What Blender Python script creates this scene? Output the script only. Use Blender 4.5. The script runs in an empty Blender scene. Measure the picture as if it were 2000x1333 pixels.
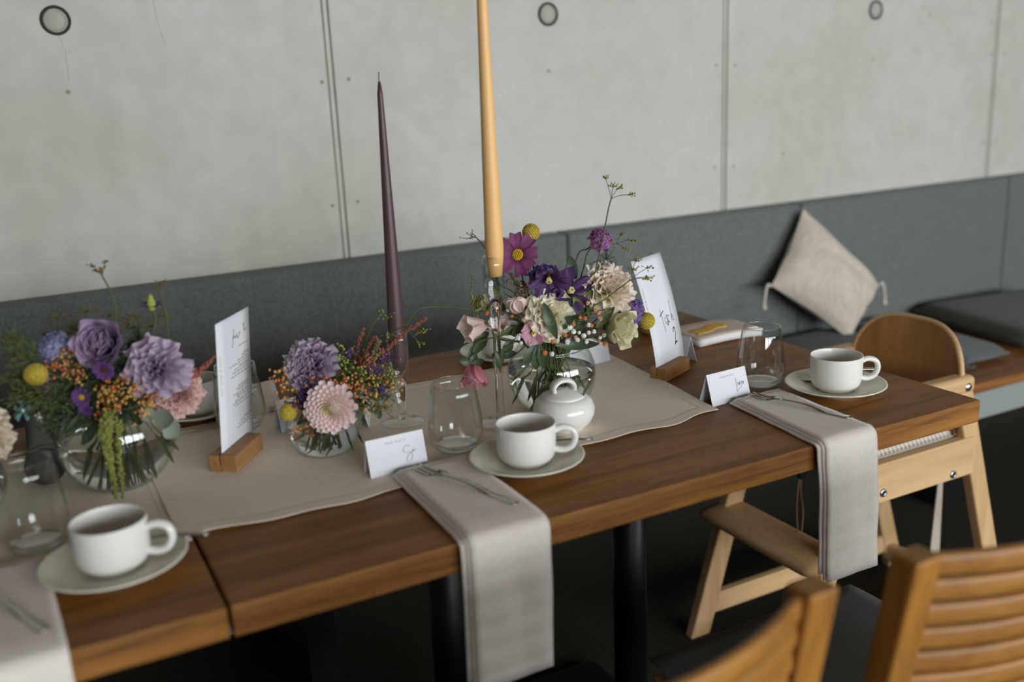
import bpy, math, random
from mathutils import Vector, Matrix
random.seed(7)
PI = math.pi
S = bpy.context.scene
C = S.collection

# ---------------------------------------------------------------- camera, light, exposure
cam = bpy.data.cameras.new('camera'); camo = bpy.data.objects.new('camera', cam); C.objects.link(camo)
S.camera = camo
_y, _p, _r = 0.4749, 0.2602, -0.0463
_f = Vector((math.sin(_y)*math.cos(_p), math.cos(_y)*math.cos(_p), -math.sin(_p)))
_rt = Vector((math.cos(_y), -math.sin(_y), 0)); _up = _rt.cross(_f)
_r2 = _rt*math.cos(_r) + _up*math.sin(_r); _u2 = -_rt*math.sin(_r) + _up*math.cos(_r)
camo.matrix_world = Matrix(((_r2.x, _u2.x, -_f.x, -1.3487), (_r2.y, _u2.y, -_f.y, -0.982), (_r2.z, _u2.z, -_f.z, 1.2807), (0, 0, 0, 1)))
cam.sensor_width = 36; cam.lens = 1910.66*36/2000; cam.clip_start = .05
cam.dof.use_dof = True; cam.dof.focus_distance = 1.66; cam.dof.aperture_fstop = 2.0

W = bpy.data.worlds.new('daylight'); S.world = W; W.use_nodes = True
W.node_tree.nodes['Background'].inputs[0].default_value = (.62, .72, .86, 1)
W.node_tree.nodes['Background'].inputs[1].default_value = 1.0

WINDOWS = [(-1.75, -.55), (-.45, .75), (.85, 2.05), (2.15, 3.35)]      # x range of each window opening in the front wall
WZ0, WZ1 = .78, 1.95                                                    # sill and head of the windows
YF, YW, ZC = -3.6, 1.31, 2.75                                            # front wall, back wall, ceiling height
for x0, x1 in WINDOWS:
    l = bpy.data.lights.new('window_front_offscreen', 'AREA'); l.shape = 'RECTANGLE'
    l.size = x1-x0; l.size_y = WZ1-WZ0; l.energy = 82; l.color = (.90, .96, 1.0)
    o = bpy.data.objects.new('window_front_offscreen', l); C.objects.link(o)
    o.location = ((x0+x1)/2, YF-.12, (WZ0+WZ1)/2); o.rotation_euler = (PI/2, 0, 0)
S.view_settings.view_transform = 'Standard'; S.view_settings.look = 'None'
S.view_settings.exposure = 0.0; S.view_settings.gamma = 1.0; S.view_settings.use_curve_mapping = False
S.cycles.use_denoising = True
S.cycles.max_bounces = 12; S.cycles.transparent_max_bounces = 24; S.cycles.transmission_bounces = 12

# ---------------------------------------------------------------- materials
def lin(c):
    if isinstance(c, str):
        c = [int(c[i:i+2], 16)/255 for i in (0, 2, 4)]
        c = [x/12.92 if x <= .04045 else ((x+.055)/1.055)**2.4 for x in c]
    return (c[0], c[1], c[2], 1)
MATS = {}
def new(name):
    m = bpy.data.materials.new(name); m.use_nodes = True
    nt = m.node_tree; b = nt.nodes['Principled BSDF']; MATS[name] = m
    return m, nt, b
def N(nt, t, **kw):
    n = nt.nodes.new(t)
    for k, v in kw.items():
        if k in n.inputs: n.inputs[k].default_value = v
        else: setattr(n, k, v)
    return n
def plain(name, c, rough=.5, spec=.5, metal=0, bump=0, bscale=200, var=None, vscale=8):
    m, nt, b = new(name)
    b.inputs['Base Color'].default_value = lin(c); b.inputs['Roughness'].default_value = rough
    b.inputs['Metallic'].default_value = metal; b.inputs['Specular IOR Level'].default_value = spec
    tc = N(nt, 'ShaderNodeTexCoord')
    if var:
        n = N(nt, 'ShaderNodeTexNoise', Scale=vscale, Detail=6.0); r = N(nt, 'ShaderNodeValToRGB')
        r.color_ramp.elements[0].color = lin(c); r.color_ramp.elements[1].color = lin(var)
        r.color_ramp.elements[0].position = .35; r.color_ramp.elements[1].position = .65
        nt.links.new(tc.outputs['Object'], n.inputs['Vector']); nt.links.new(n.outputs[0], r.inputs[0]); nt.links.new(r.outputs[0], b.inputs['Base Color'])
    if bump:
        n = N(nt, 'ShaderNodeTexNoise', Scale=bscale, Detail=3.0); bp = N(nt, 'ShaderNodeBump', Strength=bump, Distance=.002)
        nt.links.new(tc.outputs['Object'], n.inputs['Vector']); nt.links.new(n.outputs[0], bp.inputs['Height']); nt.links.new(bp.outputs[0], b.inputs['Normal'])
    return m
def wood(name, c1, c2, axis='X', rough=.42, stave=0, k=1.0, spec=.4, pores=False):
    m, nt, b = new(name); b.inputs['Roughness'].default_value = rough; b.inputs['Specular IOR Level'].default_value = spec
    tc = N(nt, 'ShaderNodeTexCoord'); mp = N(nt, 'ShaderNodeMapping')
    sc = [26*k, 26*k, 26*k]; sc['XYZ'.index(axis)] = 1.6*k
    mp.inputs['Scale'].default_value = sc
    nt.links.new(tc.outputs['Object'], mp.inputs['Vector'])
    n1 = N(nt, 'ShaderNodeTexNoise', Scale=1.0, Detail=5.0, Distortion=.6); n2 = N(nt, 'ShaderNodeTexNoise', Scale=7.0, Detail=3.0)
    for n in (n1, n2): nt.links.new(mp.outputs[0], n.inputs['Vector'])
    mx = N(nt, 'ShaderNodeMath', operation='MULTIPLY_ADD'); mx.inputs[1].default_value = .45
    nt.links.new(n2.outputs[0], mx.inputs[0]); nt.links.new(n1.outputs[0], mx.inputs[2])
    r = N(nt, 'ShaderNodeValToRGB'); r.color_ramp.elements[0].color = lin(c2); r.color_ramp.elements[1].color = lin(c1)
    r.color_ramp.elements[0].position = .48; r.color_ramp.elements[1].position = .95
    nt.links.new(mx.outputs[0], r.inputs[0]); col = r.outputs[0]
    if pores:      # short dark open pores along the grain
        mp2 = N(nt, 'ShaderNodeMapping'); s2 = [320, 320, 320]; s2['XYZ'.index(axis)] = 14; mp2.inputs['Scale'].default_value = s2; nt.links.new(tc.outputs['Object'], mp2.inputs['Vector'])
        n3 = N(nt, 'ShaderNodeTexNoise', Scale=1.0, Detail=2.0); nt.links.new(mp2.outputs[0], n3.inputs['Vector'])
        r3 = N(nt, 'ShaderNodeMapRange'); r3.inputs['From Min'].default_value = .36; r3.inputs['From Max'].default_value = .50; r3.inputs['To Min'].default_value = .72; nt.links.new(n3.outputs[0], r3.inputs[0])
        m3 = N(nt, 'ShaderNodeMix', data_type='RGBA', blend_type='MULTIPLY'); m3.inputs[0].default_value = 1
        nt.links.new(col, m3.inputs[6]); nt.links.new(r3.outputs[0], m3.inputs[7]); col = m3.outputs[2]
    if stave:      # glued staves of slightly different tone
        sep = N(nt, 'ShaderNodeSeparateXYZ'); nt.links.new(tc.outputs['Object'], sep.inputs[0])
        d = N(nt, 'ShaderNodeMath', operation='DIVIDE'); d.inputs[1].default_value = stave; nt.links.new(sep.outputs['Y'], d.inputs[0])
        fl = N(nt, 'ShaderNodeMath', operation='FLOOR'); nt.links.new(d.outputs[0], fl.inputs[0])
        wn = N(nt, 'ShaderNodeTexWhiteNoise', noise_dimensions='1D'); nt.links.new(fl.outputs[0], wn.inputs['W'])
        mr = N(nt, 'ShaderNodeMapRange'); mr.inputs['To Min'].default_value = .84; mr.inputs['To Max'].default_value = 1.08
        nt.links.new(wn.outputs['Value'], mr.inputs[0])
        mm = N(nt, 'ShaderNodeMix', data_type='RGBA', blend_type='MULTIPLY'); mm.inputs[0].default_value = 1
        nt.links.new(col, mm.inputs[6]); nt.links.new(mr.outputs[0], mm.inputs[7]); col = mm.outputs[2]
    nt.links.new(col, b.inputs['Base Color'])
    bp = N(nt, 'ShaderNodeBump', Strength=.12, Distance=.001); nt.links.new(mx.outputs[0], bp.inputs['Height']); nt.links.new(bp.outputs[0], b.inputs['Normal'])
    return m
def fabric(name, c1, c2, scale=500, rough=.95, bump=.25, axis_mix=True):
    m, nt, b = new(name); b.inputs['Roughness'].default_value = rough; b.inputs['Specular IOR Level'].default_value = .15
    b.inputs['Sheen Weight'].default_value = .15
    tc = N(nt, 'ShaderNodeTexCoord'); h = None
    outs = []
    for sc in ((1, 8, 1), (8, 1, 8)):
        mp = N(nt, 'ShaderNodeMapping'); mp.inputs['Scale'].default_value = sc; nt.links.new(tc.outputs['Object'], mp.inputs['Vector'])
        n = N(nt, 'ShaderNodeTexNoise', Scale=scale/8, Detail=2.0); nt.links.new(mp.outputs[0], n.inputs['Vector']); outs.append(n)
    a = N(nt, 'ShaderNodeMath', operation='ADD'); nt.links.new(outs[0].outputs[0], a.inputs[0]); nt.links.new(outs[1].outputs[0], a.inputs[1])
    mr = N(nt, 'ShaderNodeMapRange'); mr.inputs['From Min'].default_value = .7; mr.inputs['From Max'].default_value = 1.3; nt.links.new(a.outputs[0], mr.inputs[0])
    mx = N(nt, 'ShaderNodeMix', data_type='RGBA'); mx.inputs[6].default_value = lin(c1); mx.inputs[7].default_value = lin(c2)
    nt.links.new(mr.outputs[0], mx.inputs[0]); nt.links.new(mx.outputs[2], b.inputs['Base Color'])
    bp = N(nt, 'ShaderNodeBump', Strength=bump, Distance=.0015); nt.links.new(a.outputs[0], bp.inputs['Height']); nt.links.new(bp.outputs[0], b.inputs['Normal'])
    return m
def petal(name, base, tip, trans=.38, p0=.0, p1=1.0):
    m, nt, b = new(name); out = nt.nodes['Material Output']
    at = N(nt, 'ShaderNodeAttribute', attribute_name='t'); r = N(nt, 'ShaderNodeValToRGB')
    r.color_ramp.elements[0].color = lin(base); r.color_ramp.elements[1].color = lin(tip)
    r.color_ramp.elements[0].position = p0; r.color_ramp.elements[1].position = p1
    nt.links.new(at.outputs['Fac'], r.inputs[0]); nt.links.new(r.outputs[0], b.inputs['Base Color'])
    b.inputs['Roughness'].default_value = .6; b.inputs['Specular IOR Level'].default_value = .25
    tr = N(nt, 'ShaderNodeBsdfTranslucent'); nt.links.new(r.outputs[0], tr.inputs[0])
    mx = N(nt, 'ShaderNodeMixShader'); mx.inputs[0].default_value = trans
    nt.links.new(b.outputs[0], mx.inputs[1]); nt.links.new(tr.outputs[0], mx.inputs[2]); nt.links.new(mx.outputs[0], out.inputs[0])
    return m
def thin_glass(name, tint=(1, 1, 1), ior=1.5, rough=0.0):
    m, nt, b = new(name); out = nt.nodes['Material Output']; nt.nodes.remove(b)
    t = N(nt, 'ShaderNodeBsdfTransparent'); t.inputs[0].default_value = lin(tint)
    g = N(nt, 'ShaderNodeBsdfGlossy', Roughness=rough); lw = N(nt, 'ShaderNodeLayerWeight', Blend=.5)
    pw = N(nt, 'ShaderNodeMath', operation='POWER'); pw.inputs[1].default_value = 3.2; f = N(nt, 'ShaderNodeMath', operation='MULTIPLY_ADD'); f.inputs[1].default_value = .8; f.inputs[2].default_value = .045
    nt.links.new(lw.outputs['Facing'], pw.inputs[0]); nt.links.new(pw.outputs[0], f.inputs[0])
    mx = N(nt, 'ShaderNodeMixShader'); nt.links.new(f.outputs[0], mx.inputs[0]); nt.links.new(t.outputs[0], mx.inputs[1]); nt.links.new(g.outputs[0], mx.inputs[2])
    nt.links.new(mx.outputs[0], out.inputs[0]); return m
def glass(name, tint=(1, 1, 1), ior=1.5):
    m, nt, b = new(name)
    b.inputs['Base Color'].default_value = lin(tint); b.inputs['Transmission Weight'].default_value = 1; b.inputs['Roughness'].default_value = 0; b.inputs['IOR'].default_value = ior
    return m

def concrete():
    m, nt, b = new('concrete'); b.inputs['Roughness'].default_value = .85; b.inputs['Specular IOR Level'].default_value = .2
    tc = N(nt, 'ShaderNodeTexCoord')
    n1 = N(nt, 'ShaderNodeTexNoise', Scale=1.6, Detail=8.0, Roughness=.6, Distortion=.3); n2 = N(nt, 'ShaderNodeTexNoise', Scale=22.0, Detail=6.0); n3 = N(nt, 'ShaderNodeTexVoronoi', Scale=19.0)
    for n in (n1, n2, n3): nt.links.new(tc.outputs['Object'], n.inputs['Vector'])
    r = N(nt, 'ShaderNodeValToRGB'); e = r.color_ramp.elements
    e[0].position = .3; e[0].color = lin('bcb8aa'); e[1].position = .7; e[1].color = lin('cdccc6')
    nt.links.new(n1.outputs[0], r.inputs[0])
    mr = N(nt, 'ShaderNodeMapRange'); mr.inputs['From Min'].default_value = .3; mr.inputs['From Max'].default_value = .7; mr.inputs['To Min'].default_value = .94; mr.inputs['To Max'].default_value = 1.03
    nt.links.new(n2.outputs[0], mr.inputs[0])
    mm = N(nt, 'ShaderNodeMix', data_type='RGBA', blend_type='MULTIPLY'); mm.inputs[0].default_value = 1
    nt.links.new(r.outputs[0], mm.inputs[6]); nt.links.new(mr.outputs[0], mm.inputs[7])
    # air bubbles: a few tiny dark pits
    v = N(nt, 'ShaderNodeMath', operation='LESS_THAN'); v.inputs[1].default_value = .035; nt.links.new(n3.outputs['Distance'], v.inputs[0])
    v2 = N(nt, 'ShaderNodeMath', operation='GREATER_THAN'); v2.inputs[1].default_value = .8
    sp = N(nt, 'ShaderNodeSeparateXYZ'); nt.links.new(n3.outputs['Color'], sp.inputs[0]); nt.links.new(sp.outputs[0], v2.inputs[0])
    v3 = N(nt, 'ShaderNodeMath', operation='MULTIPLY'); nt.links.new(v.outputs[0], v3.inputs[0]); nt.links.new(v2.outputs[0], v3.inputs[1])
    mk = N(nt, 'ShaderNodeMix', data_type='RGBA'); mk.inputs[7].default_value = lin('8d887c')
    nt.links.new(v3.outputs[0], mk.inputs[0]); nt.links.new(mm.outputs[2], mk.inputs[6]); nt.links.new(mk.outputs[2], b.inputs['Base Color'])
    bp = N(nt, 'ShaderNodeBump', Strength=.08, Distance=.003); nt.links.new(n2.outputs[0], bp.inputs['Height']); nt.links.new(bp.outputs[0], b.inputs['Normal'])
concrete()
plain('joint', 'b3afa2', .9, .2, bump=.3, bscale=60, var='a09c8f', vscale=12)
plain('plug', 'b4b1a6', .9, .2); plain('dark_ring', '3c3a36', .8, .2); plain('nail_mark', '9b988c', .9, .2)
plain('floor', '2a2823', .8, .2, bump=.3, bscale=120, var='3a352b', vscale=90)
plain('ceiling', '5a4631', .9, .2); plain('side_wall', '857c70', .9, .2); plain('window_frame', '2b2a28', .5, .3)
wood('oak_top', 'a66f30', '6c421b', 'X', .55, stave=.072, pores=True, spec=.28)
wood('oak_block', 'a87c4c', '85592f', 'X', .55, k=1.6)
wood('oak_bench', '96602e', '6f4220', 'X', .5, stave=.1)
wood('beech', 'd6b182', 'bb9363', 'Z', .45, k=.8); wood('beech_x', 'd6b182', 'bb9363', 'X', .45, k=.8); wood('beech_y', 'd6b182', 'bb9363', 'Y', .45, k=.8)
wood('ply', 'a97c4c', '8d6238', 'Z', .4, k=.7)
wood('chair_oak', 'a4702f', '7c4e1e', 'X', .45, k=.8); wood('chair_oak_z', 'a4702f', '7c4e1e', 'Z', .45, k=.8)
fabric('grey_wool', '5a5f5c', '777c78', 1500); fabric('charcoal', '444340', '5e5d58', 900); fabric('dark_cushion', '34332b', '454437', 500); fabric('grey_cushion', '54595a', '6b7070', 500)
fabric('linen', 'ddcdb8', 'e8dac8', 900, bump=.12); fabric('napkin', 'e2d5cb', 'eae0d8', 1100, bump=.1); fabric('pillow_cloth', 'bdb0a0', 'd6cabb', 260, bump=.5)
plain('apron', '8d918d', .8, .2)
plain('porcelain', 'e0dcd5', .16, .5); plain('cream_glaze', 'e2dccb', .2, .5)
plain('steel', 'b9b4aa', .2, .5, 1.0); plain('dark_steel', '8d877c', .25, .5, 1.0); plain('screw', 'b8bcc0', .3, .5, 1.0)
plain('black_metal', '0e0d0c', .45, .4); plain('black_plastic', '1d1d1c', .4, .4); plain('grille', '55575a', .35, .5, .8, bump=1.0, bscale=700)
plain('paper', 'd8d8dc', .8, .2); plain('ink', '35302e', .8, .1); plain('faint_ink', '8e8885', .8, .1); plain('tan_ink', 'c99a80', .8, .1)
plain('wax_brown', '50393a', .42, .4, bump=.1, bscale=90); plain('wax_yellow', 'e6b676', .45, .4, bump=.1, bscale=90); plain('wick', '6b5a48', .9, .1)
MATS['wax_yellow'].node_tree.nodes['Principled BSDF'].inputs['Subsurface Weight'].default_value = .2
MATS['wax_yellow'].node_tree.nodes['Principled BSDF'].inputs['Subsurface Radius'].default_value = (.02, .01, .004)
thin_glass('thin_glass', (.985, .99, .985)); glass('clear_glass', (.99, 1, .99), 1.48); glass('water', (.96, .98, .94), 1.33)
plain('stem', '4c5a2c', .55, .3); plain('stem_dark', '36401f', .55, .3); plain('stem_pale', '7c8450', .6, .3)
plain('leaf', '35442a', .45, .4, var='46553a', vscale=60); plain('leaf_light', '5c6434', .5, .3, var='4c562d', vscale=60); plain('leaf_grey', '7d8577', .6, .3)
plain('umbel', '9d9434', .8, .2, var='7b7630', vscale=300); plain('umbel_brown', '7a5a26', .8, .2); plain('umbel_green', '8b9440', .8, .2, var='a3a650', vscale=300)
plain('craspedia', 'c4ae48', .85, .2, var='9a8630', vscale=350)
plain('berry_orange', 'b9692f', .5, .4); plain('berry_yellow', 'c29852', .5, .4); plain('berry_coral', 'bd7250', .5, .4)
plain('floret_white', 'ecebe6', .8, .2); plain('floret_orange', 'd9854a', .8, .2); plain('floret_peach', 'd6a784', .8, .2)
plain('astilbe', 'a35a48', .8, .2, var='8a5544', vscale=200); plain('bronze', '96705a', .8, .2, var='7d6a45', vscale=200); plain('amaranth', '8b8a48', .85, .2, var='77783c', vscale=200)
petal('p_lavender', '5d4a85', 'b9a0bd', p0=.2, p1=.9); petal('p_lilac', '9a84ac', 'cdbccd', p0=.1); petal('p_dahlia', 'eee0c4', 'f0dad8', p0=.1, p1=.6); petal('p_dahlia_in', 'c2b268', 'efe6c4', p0=.0, p1=.7)
petal('p_pinkfluff', 'bd877e', 'e6c6be'); petal('p_cosmos', '4c1c3c', '8d4b78', p0=.05, p1=.45); petal('p_scab_pink', '8d5588', 'b87fae'); petal('p_scab_lilac', '5e4890', '8d72ad'); petal('p_scab_blue', '7a80b4', 'b3b2d0')
petal('p_clematis', '4c3358', '6a4a7c', p0=.1); petal('p_cream', 'e4deb4', 'faf5de', p0=.05, p1=.7); petal('p_creampink', 'e8e4ba', 'faebe0', p0=.3)
petal('p_greenrose', 'c2c28c', 'eee8c8', p0=.1); petal('p_palegreen', 'a8ab6e', 'c9c492'); petal('p_blush', 'e0b9b2', 'f4e2da', p1=.8); petal('p_pinkbell', '9c4152', 'd9949c', p1=.8); petal('p_smallpink', 'd3a0b0', 'd9a9b4')
petal('p_purple', '4f2f68', '6b4785'); petal('p_aster', '63407c', '7b5592'); petal('p_bluestar', '5f97a8', '8fbcc6'); petal('p_ivory', 'd8c6a8', 'e9dac4')
plain('stamen', 'cba52a', .8, .2); plain('stamen_pale', 'c9b878', .8, .2); plain('dark_centre', '5a3a22', .8, .2)
plain('book_white', 'e8e4e2', .7, .2); plain('book_pink', 'd6c2b4', .7, .3, var='ddcbc0', vscale=9); plain('book_yellow', 'e0a82a', .7, .3, var='e7bd58', vscale=40)
plain('stoneware', '9a7c58', .5, .4); plain('vote_white', 'e6dad2', .5, .4)
def gingham():
    m, nt, b = new('gingham'); b.inputs['Roughness'].default_value = .9
    tc = N(nt, 'ShaderNodeTexCoord'); sp = N(nt, 'ShaderNodeSeparateXYZ'); nt.links.new(tc.outputs['Object'], sp.inputs[0])
    prev = None
    for ax in 'XY':
        mu = N(nt, 'ShaderNodeMath', operation='MULTIPLY'); mu.inputs[1].default_value = 85; nt.links.new(sp.outputs[ax], mu.inputs[0])
        fr = N(nt, 'ShaderNodeMath', operation='FRACT'); nt.links.new(mu.outputs[0], fr.inputs[0])
        g = N(nt, 'ShaderNodeMath', operation='GREATER_THAN'); g.inputs[1].default_value = .5; nt.links.new(fr.outputs[0], g.inputs[0])
        if prev:
            a = N(nt, 'ShaderNodeMath', operation='ADD'); nt.links.new(prev.outputs[0], a.inputs[0]); nt.links.new(g.outputs[0], a.inputs[1]); prev = a
        else: prev = g
    h = N(nt, 'ShaderNodeMath', operation='MULTIPLY'); h.inputs[1].default_value = .5; nt.links.new(prev.outputs[0], h.inputs[0])
    mx = N(nt, 'ShaderNodeMix', data_type='RGBA'); mx.inputs[6].default_value = lin('d9d2c8'); mx.inputs[7].default_value = lin('8f7f6e')
    nt.links.new(h.outputs[0], mx.inputs[0]); nt.links.new(mx.outputs[2], b.inputs['Base Color'])
gingham()

# ---------------------------------------------------------------- mesh helpers
class MB:
    def __init__(s): s.v = []; s.f = []; s.t = []; s.mi = []
    def add(s, vs, fs, ts=None, mi=0):
        k = len(s.v); s.v += [tuple(v) for v in vs]; s.t += list(ts) if ts else [0.5]*len(vs)
        s.f += [tuple(i+k for i in f) for f in fs]; s.mi += [mi]*len(fs); return s
    def box(s, a, b, M=None, mi=0):
        (x0, y0, z0), (x1, y1, z1) = a, b
        vs = [Vector(p) for p in ((x0,y0,z0),(x1,y0,z0),(x1,y1,z0),(x0,y1,z0),(x0,y0,z1),(x1,y0,z1),(x1,y1,z1),(x0,y1,z1))]
        if M: vs = [M@v for v in vs]
        return s.add(vs, [(0,3,2,1),(4,5,6,7),(0,1,5,4),(1,2,6,5),(2,3,7,6),(3,0,4,7)], mi=mi)
    def hexa(s, bot, top, mi=0):   # four bottom and four top corners, counter-clockwise from above
        return s.add(list(bot)+list(top), [(3,2,1,0),(4,5,6,7),(0,1,5,4),(1,2,6,5),(2,3,7,6),(3,0,4,7)], mi=mi)
    def lathe(s, prof, n=40, M=None, close=False, wave=None, mi=0):
        vs = []; m = len(prof)
        for j in range(n):
            a = 2*PI*j/n
            for i, (r, z) in enumerate(prof):
                rr = r*(1+(wave(a, i/(m-1)) if wave else 0)); v = Vector((rr*math.cos(a), rr*math.sin(a), z)); vs.append(M@v if M else v)
        fs = []
        for j in range(n):
            for i in range(m if close else m-1):
                a = j*m+i; b = j*m+(i+1) % m; c = ((j+1) % n)*m+(i+1) % m; d = ((j+1) % n)*m+i
                fs.append((a, d, c, b))
        return s.add(vs, fs, [i/(m-1) for _ in range(n) for i in range(m)], mi=mi)
    def tube(s, pts, rad, n=6, cap=True, mi=0):
        pts = [Vector(p) for p in pts]; k = len(pts)
        rads = rad if isinstance(rad, (list, tuple)) else [rad]*k
        vs = []; ref = None
        for i in range(k):
            d = (pts[min(i+1, k-1)]-pts[max(i-1, 0)]).normalized()
            if ref is None: ref = d.orthogonal().normalized()
            ref = (ref-d*ref.dot(d)); ref = ref.normalized() if ref.length > 1e-6 else d.orthogonal().normalized()
            bn = d.cross(ref)
            for j in range(n):
                a = 2*PI*j/n; vs.append(pts[i]+(ref*math.cos(a)+bn*math.sin(a))*rads[i])
        fs = [(i*n+j, i*n+(j+1) % n, (i+1)*n+(j+1) % n, (i+1)*n+j) for i in range(k-1) for j in range(n)]
        if cap: fs += [tuple(range(n-1, -1, -1)), tuple((k-1)*n+j for j in range(n))]
        return s.add(vs, fs, [i/(k-1) for i in range(k) for _ in range(n)], mi=mi)
    def ball(s, c, r, n=6, m=4, sq=(1, 1, 1), mi=0, t=.5):
        c = Vector(c); vs = [c+Vector((0, 0, -r*sq[2]))]
        for i in range(1, m):
            a = PI*i/m-PI/2
            for j in range(n): b = 2*PI*j/n; vs.append(c+Vector((r*math.cos(a)*math.cos(b)*sq[0], r*math.cos(a)*math.sin(b)*sq[1], r*math.sin(a)*sq[2])))
        vs.append(c+Vector((0, 0, r*sq[2]))); L = len(vs)-1; fs = []
        for j in range(n):
            q = (j+1) % n; fs.append((0, 1+q, 1+j)); fs.append((L, 1+(m-2)*n+j, 1+(m-2)*n+q))
            for i in range(m-2): a = 1+i*n; fs.append((a+j, a+q, a+n+q, a+n+j))
        return s.add(vs, fs, [t]*len(vs), mi=mi)
    def grid(s, fn, nu, nv, mi=0):     # fn(u, v) -> (point, t)
        vs = []; ts = []
        for i in range(nu+1):
            for j in range(nv+1):
                p, t = fn(i/nu, j/nv); vs.append(p); ts.append(t)
        w = nv+1
        return s.add(vs, [(i*w+j, (i+1)*w+j, (i+1)*w+j+1, i*w+j+1) for i in range(nu) for j in range(nv)], ts, mi=mi)
    def mesh(s, name, mats, smooth=True):
        me = bpy.data.meshes.new(name); me.from_pydata(s.v, [], s.f)
        for m in (mats if isinstance(mats, (list, tuple)) else [mats]): me.materials.append(MATS[m])
        if len(set(s.mi)) > 1: me.polygons.foreach_set('material_index', s.mi)
        if smooth: me.polygons.foreach_set('use_smooth', [True]*len(me.polygons))
        a = me.attributes.new('t', 'FLOAT', 'POINT'); a.data.foreach_set('value', s.t); me.update(); return me
    def build(s, name, mats, parent=None, smooth=True, **kw): return obj(name, s.mesh(name, mats, smooth), parent, **kw)
def obj(name, me, parent=None, M=None, loc=None, kind=None, bevel=0, seg=2, label=None, solid=0, sub=0):
    o = bpy.data.objects.new(name, me); C.objects.link(o)
    if parent: o.parent = parent
    if M: o.matrix_basis = M
    if loc: o.location = loc
    if kind: o['kind'] = kind
    if label: o['label'] = label
    if solid:
        m = o.modifiers.new('solid', 'SOLIDIFY'); m.thickness = solid; m.offset = 0
    if sub:
        m = o.modifiers.new('subdivision', 'SUBSURF'); m.levels = sub; m.render_levels = sub
    if bevel:
        m = o.modifiers.new('bevel', 'BEVEL'); m.width = bevel; m.segments = seg; m.limit_method = 'ANGLE'; m.angle_limit = .6
    return o
def thing(name, label, cat, loc=(0, 0, 0), rz=0, group=None):
    o = bpy.data.objects.new(name, None); C.objects.link(o); o.empty_display_size = .05
    o.location = loc; o.rotation_euler = (0, 0, rz); return tag(o, label, cat, group)
def tag(o, label, cat, group=None):
    o['label'] = label; o['category'] = cat
    if group: o['group'] = group
    return o
def copy_tree(root, loc, rz, label):
    r = root.copy(); C.objects.link(r); r.location = loc; r.rotation_euler = (0, 0, rz); r['label'] = label
    for ch in list(root.children):
        c = ch.copy(); C.objects.link(c); c.parent = r
        for g in list(ch.children):
            d = g.copy(); C.objects.link(d); d.parent = c
    return r
def spline(pts, n=6):
    P = [Vector(p) for p in pts]; P = [P[0]*2-P[1]]+P+[P[-1]*2-P[-2]]; out = []
    for i in range(1, len(P)-2):
        for k in range(n):
            t = k/n; a, b, c, d = P[i-1:i+3]
            out.append(.5*((2*b)+(c-a)*t+(2*a-5*b+4*c-d)*t*t+(3*b-a-3*c+d)*t**3))
    out.append(P[-2]); return out
def bx(name, a, b, mat, parent=None, bevel=.002, **kw): return MB().box(a, b).build(name, mat, parent, smooth=False, bevel=bevel, **kw)

# ---------------------------------------------------------------- the room
def struct(o): o['kind'] = 'structure'; return o
struct(MB().box((-3.2, YF-.2, -.1), (4.6, YW+.1, 0)).build('floor', 'floor', smooth=False))
struct(MB().box((-3.2, YF-.2, ZC), (4.6, YW+.1, ZC+.1)).build('ceiling', 'ceiling', smooth=False))
struct(MB().box((-3.3, YF-.2, 0), (-3.2, YW+.1, ZC)).build('wall_left', 'side_wall', smooth=False))
struct(MB().box((4.6, YF-.2, 0), (4.7, YW+.1, ZC)).build('wall_right', 'side_wall', smooth=False))
wf = MB(); wf.box((-3.2, YF-.2, 0), (4.6, YF, WZ0)).box((-3.2, YF-.2, WZ1), (4.6, YF, ZC))
xs = [-3.2]+[x for w in WINDOWS for x in w]+[4.6]
for a, b in zip(xs[::2], xs[1::2]): wf.box((a, YF-.2, WZ0), (b, YF, WZ1))
struct(wf.build('wall_front', 'side_wall', smooth=False))
for i, (x0, x1) in enumerate(WINDOWS):
    w = bpy.data.objects.new('window_%d' % (i+1), None); C.objects.link(w); w.location = ((x0+x1)/2, YF-.06, WZ0); struct(w); h = (x1-x0)/2; H = WZ1-WZ0
    fr = MB(); fr.box((-h, -.03, 0), (-h+.05, .03, H)).box((h-.05, -.03, 0), (h, .03, H)).box((-h, -.03, 0), (h, .03, .05)).box((-h, -.03, H-.05), (h, .03, H))
    fr.build('window_frame', 'window_frame', w, smooth=False)
    for q in (-.2, .2): MB().box((q-.02, -.03, .05), (q+.02, .03, H-.05)).build('mullion', 'window_frame', w, smooth=False)
    MB().box((-h, -.01, 1.02), (h, .01, 1.06)).build('transom', 'window_frame', w, smooth=False)

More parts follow.
